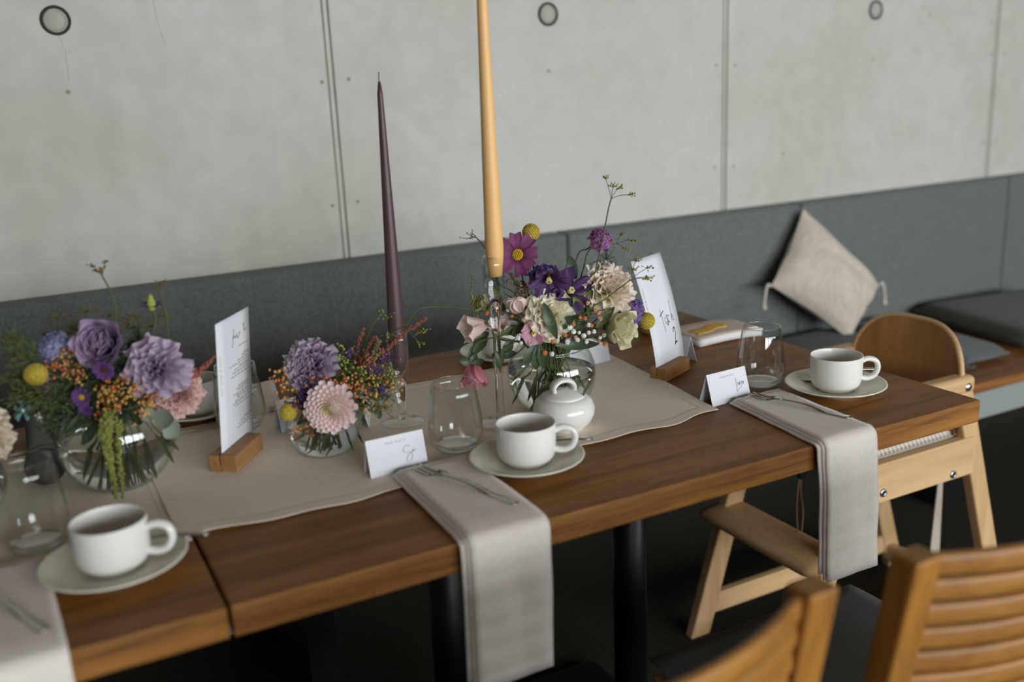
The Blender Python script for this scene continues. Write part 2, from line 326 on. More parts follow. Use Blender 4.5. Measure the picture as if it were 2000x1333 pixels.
wall = struct(MB().box((-3.2, YW+.007, 0), (4.6, YW+.1, ZC)).build('wall_back', 'joint', smooth=False))
SEAMS = [-2.960, -1.787, -.614, .559, 1.727, 2.90, 4.07]
edges = [-3.2]+SEAMS+[4.6]
for a, b in zip(edges, edges[1:]):
    MB().box((a+.009, YW, 0), (b-.009, YW+.03, ZC)).build('concrete_panel', 'concrete', wall, smooth=False, bevel=.002)
for s in SEAMS:
    MB().box((s-.0045, YW+.0015, 0), (s+.0045, YW+.03, ZC)).build('joint_strip', 'concrete', wall, smooth=False, bevel=.001)
for x in (-2.36, -1.185, -.023, 1.149, 2.32):
    for z in (1.441, .30):
        if z < 1: continue
        R = Matrix.Translation((x, YW, z))@Matrix.Rotation(PI/2, 4, 'X')
        MB().lathe([(.0232, -.002), (.0232, .001), (.0295, .002), (.0295, -.002)], 48, close=True).build('tie_hole_ring', 'dark_ring', wall, M=R)
        MB().lathe([(0, .0015), (.0215, .0015), (.0232, -.002)], 40).build('tie_hole_plug', 'plug', wall, M=R)
        MB().lathe([(.0186, .001), (.0186, .0022), (.0222, .0022), (.0222, .001)], 40, close=True).build('plug_rim', 'joint', wall, M=R)
for x, z in [(-1.182,1.299),(-.636,1.297),(-.571,1.301),(-.638,1.009),(-.574,1.013),(-.026,1.3),(.526,1.297),(.595,1.295),(.524,1.008),(.593,1.007),(1.392,1.426),(1.148,1.294),(.787,1.029),(1.694,1.4),(1.705,1.294),(1.773,1.294),(1.698,1.001),(1.767,1.002)]:
    MB().lathe([(0, .0012), (.0042, .001), (.0055, -.001)], 12).build('nail_plug', 'nail_mark', wall, M=Matrix.Translation((x, YW, z))@Matrix.Rotation(PI/2, 4, 'X'))
def crack(pts):
    m = MB(); rnd = random.Random(3); P = []
    for (x, z), (x2, z2) in zip(pts, pts[1:]):
        for k in range(7): t = k/7; P.append((x+(x2-x)*t+rnd.uniform(-.002, .002), YW-.0003, z+(z2-z)*t))
    m.tube(P, .00045, 4).build('hairline_crack', 'joint', wall)
crack([(-1.183, 1.413), (-1.175, 1.38), (-1.178, 1.31)]); crack([(-.99, 1.49), (-.985, 1.43), (-.975, 1.38)])

# ---------------------------------------------------------------- bench along the wall
bench = thing('wall_bench', 'long grey upholstered wall bench with dark wooden seat along the concrete wall', 'bench', (0, YW, 0))
BX = [-3.1, -1.62, -.027, .797, 1.755, 2.72]
for a, b in zip(BX, BX[1:]):
    MB().box((a+.002, -.075, .40), (b-.002, -.001, .880)).build('backrest_panel', 'grey_wool', bench, smooth=False, bevel=.009, seg=4)
MB().box((-3.1, -.67, .425), (2.72, -.07, .45)).build('seat_board', 'oak_bench', bench, smooth=False, bevel=.002)
MB().box((-3.1, -.672, .35), (2.72, -.645, .425)).build('front_rail', 'apron', bench, smooth=False, bevel=.002)
for x in (-2.8, -.9, 1.0, 2.6): MB().box((x-.03, -.5, 0), (x+.03, -.06, .425)).build('support', 'black_metal', bench, smooth=False)
def pad(x0, y0, x1, y1, mat, label, rz=0, h=.045):
    cx, cy = (x0+x1)/2, (y0+y1)/2; hx, hy = (x1-x0)/2, (y1-y0)/2
    t = thing('seat_cushion', label, 'cushion', (cx, cy, .45), rz, 'flat cushions on the wall bench')
    def side(sgn):
        def fn(u, v):
            a = 2*u-1; b = 2*v-1
            e = (max(0, 1-abs(a)**8)*max(0, 1-abs(b)**8))**.35
            return Vector((hx*a*(1-.03*abs(b)**6), hy*b*(1-.03*abs(a)**6), h/2+sgn*(h/2)*(.12+.88*e))), .5
        return fn
    m = MB().grid(side(1), 20, 20).grid(side(-1), 20, 20); o = m.build('cover', mat, t, sub=1)
    P = [(hx*c*(1-.03), hy*d*(1-.03), h/2) for c, d in ((-1,-1),(1,-1),(1,1),(-1,1))]
    rim = [];
    for k in range(4):
        a, b = Vector(P[k]), Vector(P[(k+1) % 4]); rim += [a.lerp(b, j/10) for j in range(10)]
    MB().tube([Vector((q.x*1.02, q.y*1.02, q.z)) for q in rim+rim[:1]], .004, 6).build('piping', mat, t)
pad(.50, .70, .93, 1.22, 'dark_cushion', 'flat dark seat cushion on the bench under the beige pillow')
pad(.96, .74, 1.13, 1.22, 'grey_cushion', 'flat blue-grey seat cushion on the bench behind the high chair', rz=-.05)
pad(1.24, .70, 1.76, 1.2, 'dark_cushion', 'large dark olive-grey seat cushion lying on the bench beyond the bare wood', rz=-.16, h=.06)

def make_pillow():
    t = thing('throw_pillow', 'beige woven throw pillow with tassels standing on its corner against the backrest', 'pillow', (.847, 1.08, .487))
    top, lef, bot, rig = [Vector(p)-t.location for p in ((.775, 1.205, .872), (.615, 1.16, .665), (.868, 1.09, .476), (1.05, 1.15, .61))]
    n = Vector((.18, -.93, .3)).normalized()
    def side(sg):
        def fn(u, v):
            p = (bot*(1-u)+rig*u)*(1-v)+(lef*(1-u)+top*u)*v
            a, b = 2*u-1, 2*v-1
            e = max(0, (1-a*a))**.55*max(0, (1-b*b))**.55
            pinch = .055*(1-abs(a))*abs(b)**3+.055*(1-abs(b))*abs(a)**3
            c = (top+lef+bot+rig)/4
            q = p+(c-p)*pinch*1.2+n*(sg*.07*e)
            q = q+n*.004*math.sin(u*21+v*5)*e+n*.006*math.sin(v*9-u*7)*e
            return q, .5
        return fn
    MB().grid(side(1), 28, 28).grid(side(-1), 28, 28).build('cover', 'pillow_cloth', t)
    for c, e, k in ((lef, Vector((-.045, -.02, -.06)), .02), (rig, Vector((.014, -.01, -.062)), .012)):
        P = spline([c, c+Vector((e.x*.55, e.y*.5, .006)), c+Vector((e.x*.95, e.y, e.z*.5)), c+e], 5)
        MB().tube(P, [.0045]*(len(P)-4)+[.0045, .006, .008, .009], 8).build('tassel', 'pillow_cloth', t)
make_pillow()
# ---------------------------------------------------------------- tables
def make_table(x0, x1, label):
    t = thing('dining_table', label, 'table', ((x0+x1)/2, .4, 0), 0, 'oak tables pushed end to end')
    h = (x1-x0)/2
    bx('tabletop', (-h, -.4, .712), (h, .4, .75), 'oak_top', t, bevel=.0025, seg=2)
    for s in (-.185, .185):
        MB().lathe([(0, .02), (.0315, .02), (.0315, .70), (0, .70)], 28).build('leg', 'black_metal', t, loc=(s, 0, 0))
    bx('base_plate', (-.27, -.27, 0), (.27, .27, .02), 'black_metal', t, bevel=.004)
    bx('top_plate', (-.3, -.2, .699), (.3, .2, .712), 'black_metal', t, bevel=.002)
    return t
make_table(-1.197, 0, 'oak table with the table number card and the tall candles on black posts')
make_table(-2.398, -1.201, 'oak table under the microphone and the lavender rose bouquet')

def cloth(name, label, x0, x1, y0, y1, z, front, seed, back=lambda u: 0, ends=(0, 0)):
    t = thing(name, label, 'table runner', ((x0+x1)/2, (y0+y1)/2, .75))
    rnd = random.Random(seed); ph = [rnd.uniform(0, 6.3) for _ in range(8)]; o = t.location
    def zf(X, Y):
        return .0009+.0009*(math.sin(X*23+Y*9+ph[0])+math.sin(X*11-Y*17+ph[1]))*.5+.0005*math.sin(X*41+Y*33+ph[2])
    def P(u, v, dz=0):
        X = x0+(x1-x0)*u+ends[1]*u*(v-.5)+ends[0]*(1-u)*(v-.5); Y = y0+front(u)*(1-v)**2+(y1+back(u)-y0)*v
        e = .0004*max(0, 1-v/.05)*(.5+.5*math.sin(u*60+ph[3]))
        return Vector((X, Y, z+zf(X, Y)+.0008+e+dz))-o, .5
    MB().grid(lambda u, v: P(u, v), 90, 44).build('cloth', 'linen', t, solid=.0008)
    hw = .022; L = x1-x0; D = y1-y0; m = MB()
    a, b = hw/L, hw/D
    m.grid(lambda u, v: P(u, v*b, .0006), 90, 2); m.grid(lambda u, v: P(u, 1-v*b, .0006), 90, 2); m.grid(lambda u, v: P(u*a, v, .0006), 2, 44); m.grid(lambda u, v: P(1-u*a, v, .0006), 2, 44)
    m.build('hem', 'linen', t, smooth=False, solid=.0004)
    return t
wavy = lambda u: .006*math.sin(u*19+1)+.008*math.sin(u*7.5+.6)+.004*math.sin(u*41)
cloth('table_runner', 'beige linen table runner with the tall candles, cut off before the table number card', -1.216, -.352, .183, .622, .7512, wavy, 1, ends=(.0, .046))
cloth('table_runner', 'beige linen table runner under the microphone and the lavender bouquet', -2.2, -1.203, .19, .64, .7501, lambda u: .004*math.sin(u*17), 2)

# ---------------------------------------------------------------- chairs
def make_chair(label):
    t = thing('slatted_chair', label, 'chair', (0, 0, 0), 0, 'slatted wooden chairs at the front of the table')
    w = .21                         # half width of the seat; origin on the floor under the seat front edge, back towards -y
    def pad(u, v, sg):
        a, b = 2*u-1, 2*v-1; e = (max(0, 1-abs(a)**10)*max(0, 1-abs(b)**10))**.3
        taper = 1-.06*v
        return Vector((w*a*taper*(1-.02*abs(b)**8), -.215-.215*-(1-2*v)*1.0, .44+sg*.021*(.1+.9*e))), .5
    MB().grid(lambda u, v: pad(u, v, 1), 18, 18).grid(lambda u, v: pad(u, v, -1), 18, 18).build('seat_pad', 'charcoal', t)
    bx('front_apron', (-w+.03, -.035, .36), (w-.03, -.012, .421), 'chair_oak', t)
    for s in (-1, 1):
        x = s*(w-.022)
        MB().hexa([(x-.016,-.045,0),(x+.016,-.045,0),(x+.016,-.012,0),(x-.016,-.012,0)], [(x-.018,-.048,.42),(x+.018,-.048,.42),(x+.018,-.012,.42),(x-.018,-.012,.42)]).build('leg', 'chair_oak_z', t, smooth=False, bevel=.003)
        bx('side_rail', (x-.011, -.41, .36), (x+.011, -.045, .421), 'chair_oak', t)
        # rear post: lower leg splays back, upper part leans back
        y0, y1, y2 = -.46, -.405, -.458; d = .033; xx = s*(w-.005); hw = .019
        ring = lambda y, z: [(xx-hw, y-d/2, z), (xx+hw, y-d/2, z), (xx+hw, y+d/2, z), (xx-hw, y+d/2, z)]
        m = MB(); rs = [ring(y0, 0), ring(y1, .40), ring(-.412, .52), ring(-.432, .66), ring(y2, .812)]
        vs = [v for r in rs for v in r]; fs = [(3,2,1,0), tuple(16+i for i in range(4))]
        for i in range(4):
            for j in range(4): q = (j+1) % 4; fs.append((i*4+j, i*4+q, i*4+4+q, i*4+4+j))
        m.add(vs, fs).build('back_post', 'chair_oak_z', t, smooth=False, bevel=.004)
    bx('rear_rail', (-w+.02, -.418, .36), (w-.02, -.396, .421), 'chair_oak', t)
    for k in range(10):
        zc = .795-.0302*k; yb = -.412-.046*((zc-.52)/.292)
        def fn(u, v, zc=zc, yb=yb):
            a = 2*u-1; ang = 2*PI*v
            y = yb-.050*(1-a*a)
            return Vector((a*(w-.02), y+.0065*math.copysign(abs(math.cos(ang))**.6, math.cos(ang)), zc+.0122*math.copysign(abs(math.sin(ang))**.6, math.sin(ang)))), .5
        MB().grid(fn, 16, 16).build('back_slat', 'chair_oak', t)
    return t
ch = make_chair('slatted oak chair with charcoal seat pad pushed in beside the high chair')
ch.location = (-.397, .075, 0)
copy_tree(ch, (-.945, .08, 0), .02, 'slatted oak chair tucked under the table in front of the second black table post')

# ---------------------------------------------------------------- high chair at the table end
def make_high_chair():
    t = thing('high_chair', 'pale beech childrens high chair with curved plywood back at the table end', 'high chair', (.25, .5, 0))
    L = lambda x, y, z: (x-.25, y-.5, z)
    for ys, far in ((.33, 0), (.665, 1)):
        y0, y1 = (ys, ys+.026) if not far else (ys-.026, ys)
        def leg(xb0, xb1, xt0, xt1, zt, nm='leg'):
            MB().hexa([L(xb0, y0, 0), L(xb1, y0, 0), L(xb1, y1, 0), L(xb0, y1, 0)], [L(xt0, y0, zt), L(xt1, y0, zt), L(xt1, y1, zt), L(xt0, y1, zt)]).build(nm, 'beech', t, smooth=False, bevel=.004)
        leg(-.081, -.026, .105, .155, .605); leg(.568, .617, .375, .425, .605)
        a = bx('armrest', L(.075, y0-.008, .596), L(.425, y1+.008, .634), 'beech_x', t, bevel=.012, seg=4)
        yy = y0-.0095 if not far else y0-.0095
        MB().lathe([(0, .003), (.007, .003), (.0095, 0)], 16).build('bolt', 'screw', a, M=Matrix.Translation(L(.399, y0-.008, .612))@Matrix.Rotation(PI/2, 4, 'X'))
        r = bx('side_rail', L(.085, y0-.004, .405), L(.44, y0+.018, .492), 'beech_x', t, bevel=.003)
        for xb, zb in ((.165, .427), (.376, .418)):
            MB().lathe([(.004, .0015), (.004, .003), (.008, .003), (.0095, 0)], 16).build('bolt', 'screw', r, M=Matrix.Translation(L(xb, y0-.004, zb))@Matrix.Rotation(PI/2, 4, 'X'))
            MB().lathe([(0, .0016), (.004, .0016)], 12).build('bolt_socket', 'black_metal', r, M=Matrix.Translation(L(xb, y0-.004, zb))@Matrix.Rotation(PI/2, 4, 'X'))
        bx('bottom_rail', L(-.045, y0+.003, .048), L(.585, y1-.003, .098), 'beech_x', t, bevel=.003)
    bx('rear_crossbar', L(.555, .34, .025), L(.578, .655, .07), 'beech_y', t, bevel=.003)
    bx('seat_board', L(.10, .352, .455), L(.43, .643, .472), 'beech_x', t, bevel=.003)
    # footrest board, rounded ends
    m = MB(); P = []
    for k in range(12):
        a = 2*PI*k/12; P.append((a,))
    def foot(u, v):
        ang = 2*PI*v; b = 2*u-1; e = max(0, 1-abs(b)**14)**.5
        cx, cz = .015, .302; hx = .055*(.78+.22*e); hz = .0115
        return Vector(L(cx+hx*math.copysign(abs(math.cos(ang))**.55, math.cos(ang))*1.0, .4975+.187*b, cz+hz*math.copysign(abs(math.sin(ang))**.7, math.sin(ang))*e+.12*hx*math.cos(ang))), .5
    m.grid(foot, 24, 20).build('footrest', 'beech_y', t)
    # curved plywood backrest, between the frames, cupped round the child
    m = MB()
    def back(u, v, d):
        b = 2*u-1; yy = .489+.152*b
        top = .597+.127*max(0, 1-abs(b)**3.4)**.5; z = .50+(top-.50)*v
        cup = .035*(1-b*b)
        return Vector(L(.385+cup+.05*(z-.5)+d, yy+.0, z)), .5
    m.grid(lambda u, v: back(u, v, 0), 30, 14).grid(lambda u, v: back(1-u, v, .012), 30, 14)
    P0 = [back(i/60, 1, .006)[0] for i in range(61)]
    m.build('backrest', 'ply', t)
    MB().tube(P0, .0063, 8).build('backrest_edge', 'beech_y', t)
    # gingham seat cushion, puffy, bulging over the near rail
    def cu(sg):
        def fn(u, v):
            a, b = 2*u-1, 2*v-1; e = (max(0, 1-abs(a)**4)*max(0, 1-abs(b)**4))**.45
            return Vector(L(.262+.165*a, .49+.146*b, +.500+sg*.030*e+.0015*math.sin(u*13)*e)), .5
        return fn
    MB().grid(cu(1), 24, 24).grid(cu(-1), 24, 24).build('seat_cushion', 'gingham', t, label='beige and white gingham seat cushion')
    # harness straps hanging below the seat
    s1 = MB(); s1.tube(spline([L(.058, .45, .47), L(.05, .45, .40), L(.052, .45, .34), L(.062, .45, .30), L(.068, .45, .36), L(.06, .45, .41), L(.058, .45, .47)], 5), .0016, 6)
    s = s1.build('harness_strap', 'stoneware', t); bx('buckle', L(.055, .443, .286), L(.068, .457, .305), 'black_plastic', s, bevel=.002); bx('buckle', L(.052, .443, .44), L(.066, .457, .458), 'black_plastic', s, bevel=.002)
    MB().hexa([L(.478, .449, .13), L(.512, .449, .13), L(.512, .4515, .13), L(.478, .4515, .13)], [L(.497, .449, .46), L(.501, .449, .46), L(.501, .4515, .46), L(.497, .4515, .46)]).build('webbing_strap', 'linen', t, smooth=False)
make_high_chair()

# ---------------------------------------------------------------- tableware
RT = Vector((.8893, -.4573, 0)); TC = Vector((-.4573, -.8893, 0)); UP = Vector((0, 0, 1))
def fdir(r, u, t): return (RT*r+UP*u+TC*t).normalized()
AR = math.atan2(RT.y, RT.x)

SAUCER = [(0, .004), (.026, .004), (.028, .0), (.032, .0), (.034, .0045), (.05, .0075), (.068, .0125), (.0805, .0185), (.0822, .0195), (.0815, .0208), (.079, .0205), (.066, .0152), (.048, .0105), (.036, .0095), (.0345, .008), (0, .0075)]
CUP = [(0, .003), (.024, .003), (.0265, 0), (.0295, 0), (.0305, .003), (.0352, .0062), (.0392, .0115), (.0414, .019), (.0420, .028), (.0424, .058), (.0420, .0596), (.0407, .0592), (.0400, .057), (.0392, .028), (.038, .017), (.033, .0095), (.02, .0065), (0, .006)]
def cup_set(x, y, labc, labs, rz=AR):
    s = tag(MB().lathe(SAUCER, 64).build('saucer', 'cream_glaze', loc=(x, y, .7502 if y < .2 and x > -1.5 else .7515)), labs, 'saucer', 'saucers set out on the tables')
    z = s.location.z+.0078
    c = thing('coffee_cup', labc, 'cup', (x, y, z), rz, 'white coffee cups on saucers')
    MB().lathe(CUP, 64).build('bowl', 'porcelain', c)
    MB().lathe([(.0388, .0135), (.0391, .0137), (.0392, .0143), (.0388, .0145)], 64, close=True).build('foot_ridge', 'porcelain', c)
    P = spline([(.0395, 0, .046), (.052, 0, .0505), (.0655, 0, .046), (.0695, 0, .034), (.064, 0, .0215), (.052, 0, .0165), (.0385, 0, .0185)], 6)
    m = MB().tube(P, .0046, 10); m.v = [(a, b*1.35, c_) for a, b, c_ in m.v]; m.build('handle', 'porcelain', c)
    return c
def spoon(x, y, z, rz, label, tilt=.06):
    t = thing('teaspoon', label, 'spoon', (x, y, z), rz, 'teaspoons on the saucers')
    M = Matrix.Rotation(-tilt, 4, 'Y')
    def bowl(u, v):
        a = u*PI; w = .0135*math.sin(a)**.7; b = 2*v-1
        return M@Vector((-.085+.040*u, w*b, -.0045*math.sin(a)*(1-b*b)+.0005)), .5
    MB().grid(bowl, 14, 8).build('spoon_bowl', 'steel', t, solid=.0008)
    def hd(u, v):
        w = .0026+.0030*max(0, (u-.35)/.65)**1.3; b = 2*v-1; e = 1 if u < .97 else .72
        return M@Vector((-.047+.10*u, w*b*e, .0015+.004*math.sin(u*PI)-.0006*b*b)), .5
    MB().grid(hd, 18, 4).build('handle', 'steel', t, solid=.0018)
    return t
cup_set(-.160, .156, 'white coffee cup beside the name card Luca', 'cream saucer under the cup beside the name card Luca')
cup_set(-.745, .163, 'white coffee cup in front of the sugar bowl', 'cream saucer under the cup in front of the sugar bowl')
cup_set(-1.295, .152, 'white coffee cup over the gap between the two tables', 'cream saucer reaching across the gap between the two tables', AR+.05)
cup_set(-1.104, .677, 'white coffee cup behind the menu card and the lavender bouquet', 'cream saucer behind the menu card', AR+2.6)
cup_set(-.519, .68, 'white coffee cup behind the large round flower vase', 'cream saucer behind the large round flower vase', AR+1.9)
def along(x, y, r, t): p = Vector((x, y, 0))+RT*r-TC*t; return p.x, p.y
px, py = along(-.160, .156, .038, .048); spoon(px, py, .7685, AR+.10, 'steel teaspoon on the saucer beside the name card Luca')
px, py = along(-.745, .163, .044, .040); spoon(px, py, .7685, AR+.06, 'steel teaspoon on the saucer in front of the sugar bowl')
px, py = along(-1.295, .152, .045, .043); spoon(px, py, .7685, AR+.0, 'steel teaspoon on the saucer across the table gap')

def tumbler(x, y, h, label, z=.7525):
    t = thing('water_glass', label, 'glass', (x, y, z), 0, 'stemless water glasses on the tables'); k = h/.108
    out = [(.0, 0), (.022, 0), (.027, .0015), (.0345, .008), (.0398, .020), (.0412, .034), (.0402, .050), (.0375, .072), (.0345, .093), (.0322, .108)]
    inn = [(.0312, .1083), (.0335, .093), (.0365, .072), (.0392, .050), (.0402, .034), (.0388, .022), (.033, .0125), (.022, .009), (0, .0085)]
    MB().lathe([(r, zz*k) for r, zz in out+inn], 56).build('bowl', 'thin_glass', t)
    MB().lathe([(.0316, .1075*k), (.0323, .108*k), (.0318, .1087*k), (.0311, .108*k)], 56, close=True).build('rim', 'clear_glass', t)
    MB().lathe([(0, .0008), (.021, .0008), (.0262, .002), (.031, .0068), (.0305, .0095), (.022, .0083), (0, .0078)], 48).build('thick_base', 'thin_glass', t)
    return t
tumbler(-.228, .262, .105, 'empty stemless water glass behind the name card Luca', .7503)
tumbler(-.800, .281, .104, 'empty stemless water glass beside the pink bellflower bloom')
tumbler(-1.372, .272, .114, 'empty stemless water glass in front of the microphone', .752)
tumbler(-1.055, .566, .108, 'empty stemless water glass half hidden behind the menu card')

# sugar bowl with lid and spoon
sb = thing('sugar_bowl', 'white lidded porcelain sugar bowl with a spoon in its notch', 'sugar bowl', (-.622, .266, .7525))
MB().lathe([(0, .003), (.026, .003), (.028, 0), (.031, 0), (.033, .004), (.042, .012), (.0478, .025), (.0482, .034), (.044, .046), (.036, .0525), (.0335, .053), (.033, .0515), (.041, .045), (.045, .034), (.04, .014), (.02, .007), (0, .007)], 56).build('bowl', 'porcelain', sb)
ld = MB().lathe([(.0345, .051), (.0345, .0545), (.032, .0565), (.02, .0615), (0, .064)], 48).build('lid', 'porcelain', sb)
P = spline([(-.017, 0, .06), (-.0165, 0, .070), (-.007, 0, .0775), (.007, 0, .0775), (.0165, 0, .070), (.017, 0, .06)], 6)
m = MB().tube(P, .0042, 10); m.v = [(a, b*2.4, c) for a, b, c in m.v]; m.build('lid_handle', 'porcelain', ld, M=Matrix.Rotation(AR+.35, 4, 'Z'))
q = RT*.026+TC*.012
MB().tube(spline([q+Vector((0, 0, .045)), q+RT*.006+Vector((0, 0, .062)), q+RT*.012+Vector((0, 0, .074)), q+RT*.0135+Vector((0, 0, .084))], 5), [.0022]*10+[.0022, .0026, .003, .0032, .003, .002], 8).build('sugar_spoon', 'steel', sb)

# candles in glass holders
def holder(x, y, H, cb, label, k=1.0):
    t = thing('glass_candle_holder', label, 'candle holder', (x, y, .7525), 0, 'tall glass candle holders')
    prof = [(0, 0), (.034, 0), (.0365, .0008), (.0365, .0018), (.030, .0032), (.014, .0058), (.0075, .0085)]
    zs = cb-.055                      # where the stem ends and the cup begins
    stem = [(.0062, .013), (.0058, zs*.5), (.0062, zs*.85), (.0075, zs)]
    cup = [(.0105, cb-.030), (.0150, cb-.010), (.0168, cb+.010), (.0165, H-.012), (.0155, H), (.0143, H), (.0150, H-.012), (.0150, cb+.008), (.0128, cb-.006), (.006, cb-.017), (0, cb-.019)]
    MB().lathe(prof, 44).build('foot', 'thin_glass', t); MB().lathe([(.0, .007), (.0075, .0085)]+stem+[(.0095, cb-.036), (.0085, cb-.024), (.004, cb-.019), (0, cb-.0185)], 36).build('stem', 'clear_glass', t); MB().lathe([(.0095, cb-.036)]+cup, 44).build('cup', 'thin_glass', t); MB().lathe([(.0144, H), (.0150, H-.0006), (.0156, H), (.0150, H+.0006)], 44, close=True).build('rim', 'clear_glass', t)
    return t
holder(-.824, .436, .152, .098, 'glass candle holder carrying the dark brown taper candle')
holder(-.695, .341, .270, .222, 'tall glass candle holder carrying the yellow taper candle')
def taper(x, y, z0, z1, r0, r1, rm, mat, label, lean):
    t = thing('taper_candle', label, 'candle', (x, y, z0)); h = z1-z0; n = 26; P = []; R = []
    for i in range(n+1):
        u = i/n; r = rm+(r1-rm)*u if u > .10 else r0+(rm-r0)*(u/.10)**.7
        if u > .97: r *= 1-.5*(u-.97)/.03
        P.append((lean[0]*u*h, lean[1]*u*h, h*u)); R.append(r)
    MB().tube(P, R, 28).build('wax_body', mat, t)
    e = Vector(P[-1]); MB().tube([e-Vector((0, 0, .004)), e+Vector((0, .0004, .006)), e+Vector((.0008, 0, .014))], .0008, 6).build('wick', 'wick', t)
taper(-.824, .436, .7525+.091, 1.288, .0105, .0038, .0150, 'wax_brown', 'dark brown tapered dinner candle', (.008, .002))
taper(-.692, .340, .7525+.240, 1.56, .0105, .0045, .0150, 'wax_yellow', 'tall apricot yellow tapered dinner candle', (.0, .0))

# napkins hanging over the table edge
def napkin(xa0, xa1, ya, xb0, xb1, xc0, xc1, zc, label, z=.7525):
    t = thing('folded_napkin', label, 'napkin', ((xa0+xa1)/2, ya, .75), 0, 'blush napkins hanging over the table edge'); o = t.location
    def strip(off, y_end, zend, dx, wf, nm, th=.0022):
        # path: along the table top, round the edge, down
        path = [(y_end+( -.0-y_end)*i/14, z+.0012+off) for i in range(14)]; R = .008+off
        for i in range(7): a = PI/2*i/6; path.append((-.0-R*math.sin(a), .7500+.0-.0055+(R)*math.cos(a) if 1 else 0))
        ze = zend; zs = path[-1][1]; path += [(-.0-R-.0015*math.sin(k/9*3), zs+(ze-zs)*k/14) for k in range(1, 15)]
        n = len(path)-1
        def fn(u, v):
            i = min(int(u*n+.5), n); y, zz = path[i]
            if y > 0: f = y/ya; l = xb0+(xa0-xb0)*f; r = xb1+(xa1-xb1)*f
            else: f = min(1, max(0, (.745-zz)/(.745-zc))); l = xb0+(xc0-xb0)*f; r = xb1+(xc1-xb1)*f
            x = l+dx+(r-l)*wf*v
            wob = .0012*math.sin(x*60+zz*25)+.0012*math.sin(zz*40+x*20) if y <= 0 else 0
            fl = .0010*math.sin(x*90+y*30)*(1 if y > 0 else 0)
            return Vector((x, y-abs(wob)*.8, zz+abs(fl)))-o, .5
        MB().grid(fn, n, 12).build(nm, 'napkin', t, solid=th)
    strip(.0072, ya, zc, 0, 1, 'top_fold'); strip(.0042, ya+.002, zc+.004, -.004, 1.0, 'middle_fold'); strip(.001, ya+.004, zc+.013, -.010, .98, 'under_fold')
    return t
napkin(-.914, -.811, .228, -.920, -.812, -.921, -.813, .553, 'blush folded napkin hanging over the edge beside the cup in front of the sugar bowl')
napkin(-.331, -.238, .206, -.353, -.251, -.338, -.234, .530, 'blush folded napkin hanging over the edge in front of the name card Luca', .7503)
napkin(-1.468, -1.366, .223, -1.462, -1.357, -1.462, -1.354, .553, 'blush folded napkin hanging over the edge of the table with the microphone')
t = thing('folded_napkin', 'flat blush napkin under the fork behind the menu card', 'napkin', (-1.03, .70, .7525))
MB().grid(lambda u, v: (Vector((.11*(u-.5)+.03*v, .17*(v-.5), .004+.001*math.sin(u*9+v*5))), .5), 10, 10).build('top_fold', 'napkin', t, solid=.006)

def fork(tip, end, z, label, lift=.0):
    a, b = Vector((tip[0], tip[1], z)), Vector((end[0], end[1], z)); L = (b-a).length; d = (b-a)/L
    t = thing('cake_fork', label, 'fork', a, math.atan2(d.y, d.x), 'cake forks on the napkins')
    zc = lambda s: .0022+.0068*math.exp(-((s-.27)/.11)**2)*.35+.0055*max(0, .1-s)/.1*0+.009*math.sin(max(0, min(1, (s-.22)/.55))*PI)*.75
    def hd(u, v):
        s = .33+.67*u; w = .0030+.0042*max(0, (u-.25)/.75)**1.4; bb = 2*v-1
        e = 1 if u < .965 else (1-((u-.965)/.035)**2*.45)
        return Vector((L*s, w*bb*e, zc(s)-.0007*bb*bb)), .5
    MB().grid(hd, 30, 6).build('handle', 'steel', t, solid=.0022)
    def head(u, v):
        s = .20+.14*u; w = .0096*(1-u)**.6+.0030; bb = 2*v-1
        return Vector((L*s, w*bb, zc(s)-.002*(1-u)*(1-bb*bb)+.0003)), .5
    MB().grid(head, 14, 8).build('head', 'steel', t, solid=.0016)
    for k in (-1, 0, 1):
        P = [Vector((L*s, k*.0086*(1-.1*(.22-s)/.22), zc(s)+.0030*((.22-s)/.22)**2-.002*(1-k*k)*(s/.22))) for s in [i*.022 for i in range(11)]]
        m = MB().tube(P, [.0006, .0012]+[.0016]*7+[.0018, .0022], 8); m.build('tine', 'steel', t)
    return t
fork((-.892, .221), (-.829, .036), .7615, 'steel cake fork on the napkin beside the cup in front of the sugar bowl')
fork((-.302, .203), (-.253, .034), .7595, 'steel cake fork on the napkin in front of the name card Luca')
fork((-1.452, .205), (-1.374, .029), .7615, 'steel cake fork on the napkin of the table with the microphone')
fork((-1.055, .60), (-.985, .76), .7565, 'steel cake fork lying behind the menu card')

# name cards, table number and menu
def stroke(pts, r, at):                        # pts in the card plane -> ribbon of ink
    m = MB()
    for P in pts:
        Q = spline([Vector((x, y, 0)) for x, y in P], 5) if len(P) > 2 else [Vector((x, y, 0)) for x, y in P]
        n = len(Q); vs = []; fs = []
        for i in range(n):
            d = (Q[min(i+1, n-1)]-Q[max(i-1, 0)]); d = d.normalized() if d.length > 0 else Vector((1, 0, 0)); nn = Vector((-d.y, d.x, 0))*r
            for s in (1, -1): p = Q[i]+nn*s; vs.append(at(p.x, p.y))
        fs = [(2*i, 2*i+1, 2*i+3, 2*i+2) for i in range(n-1)]; m.add(vs, fs)
    return m
def text(body, size, at, name, mat, parent, align='CENTER', spacing=1.0):
    cu = bpy.data.curves.new('lettering', 'FONT'); cu.body = body; cu.size = size; cu.align_x = align; cu.space_character = spacing; cu.resolution_u = 2
    o = bpy.data.objects.new('lettering', cu); C.objects.link(o); bpy.context.view_layer.update()
    me = bpy.data.meshes.new_from_object(o.evaluated_get(bpy.context.evaluated_depsgraph_get())); bpy.data.objects.remove(o)
    m = MB(); m.add([at(v.co.x, v.co.y) for v in me.vertices], [tuple(p.vertices) for p in me.polygons])
    return m.build(name, mat, parent, smooth=False)
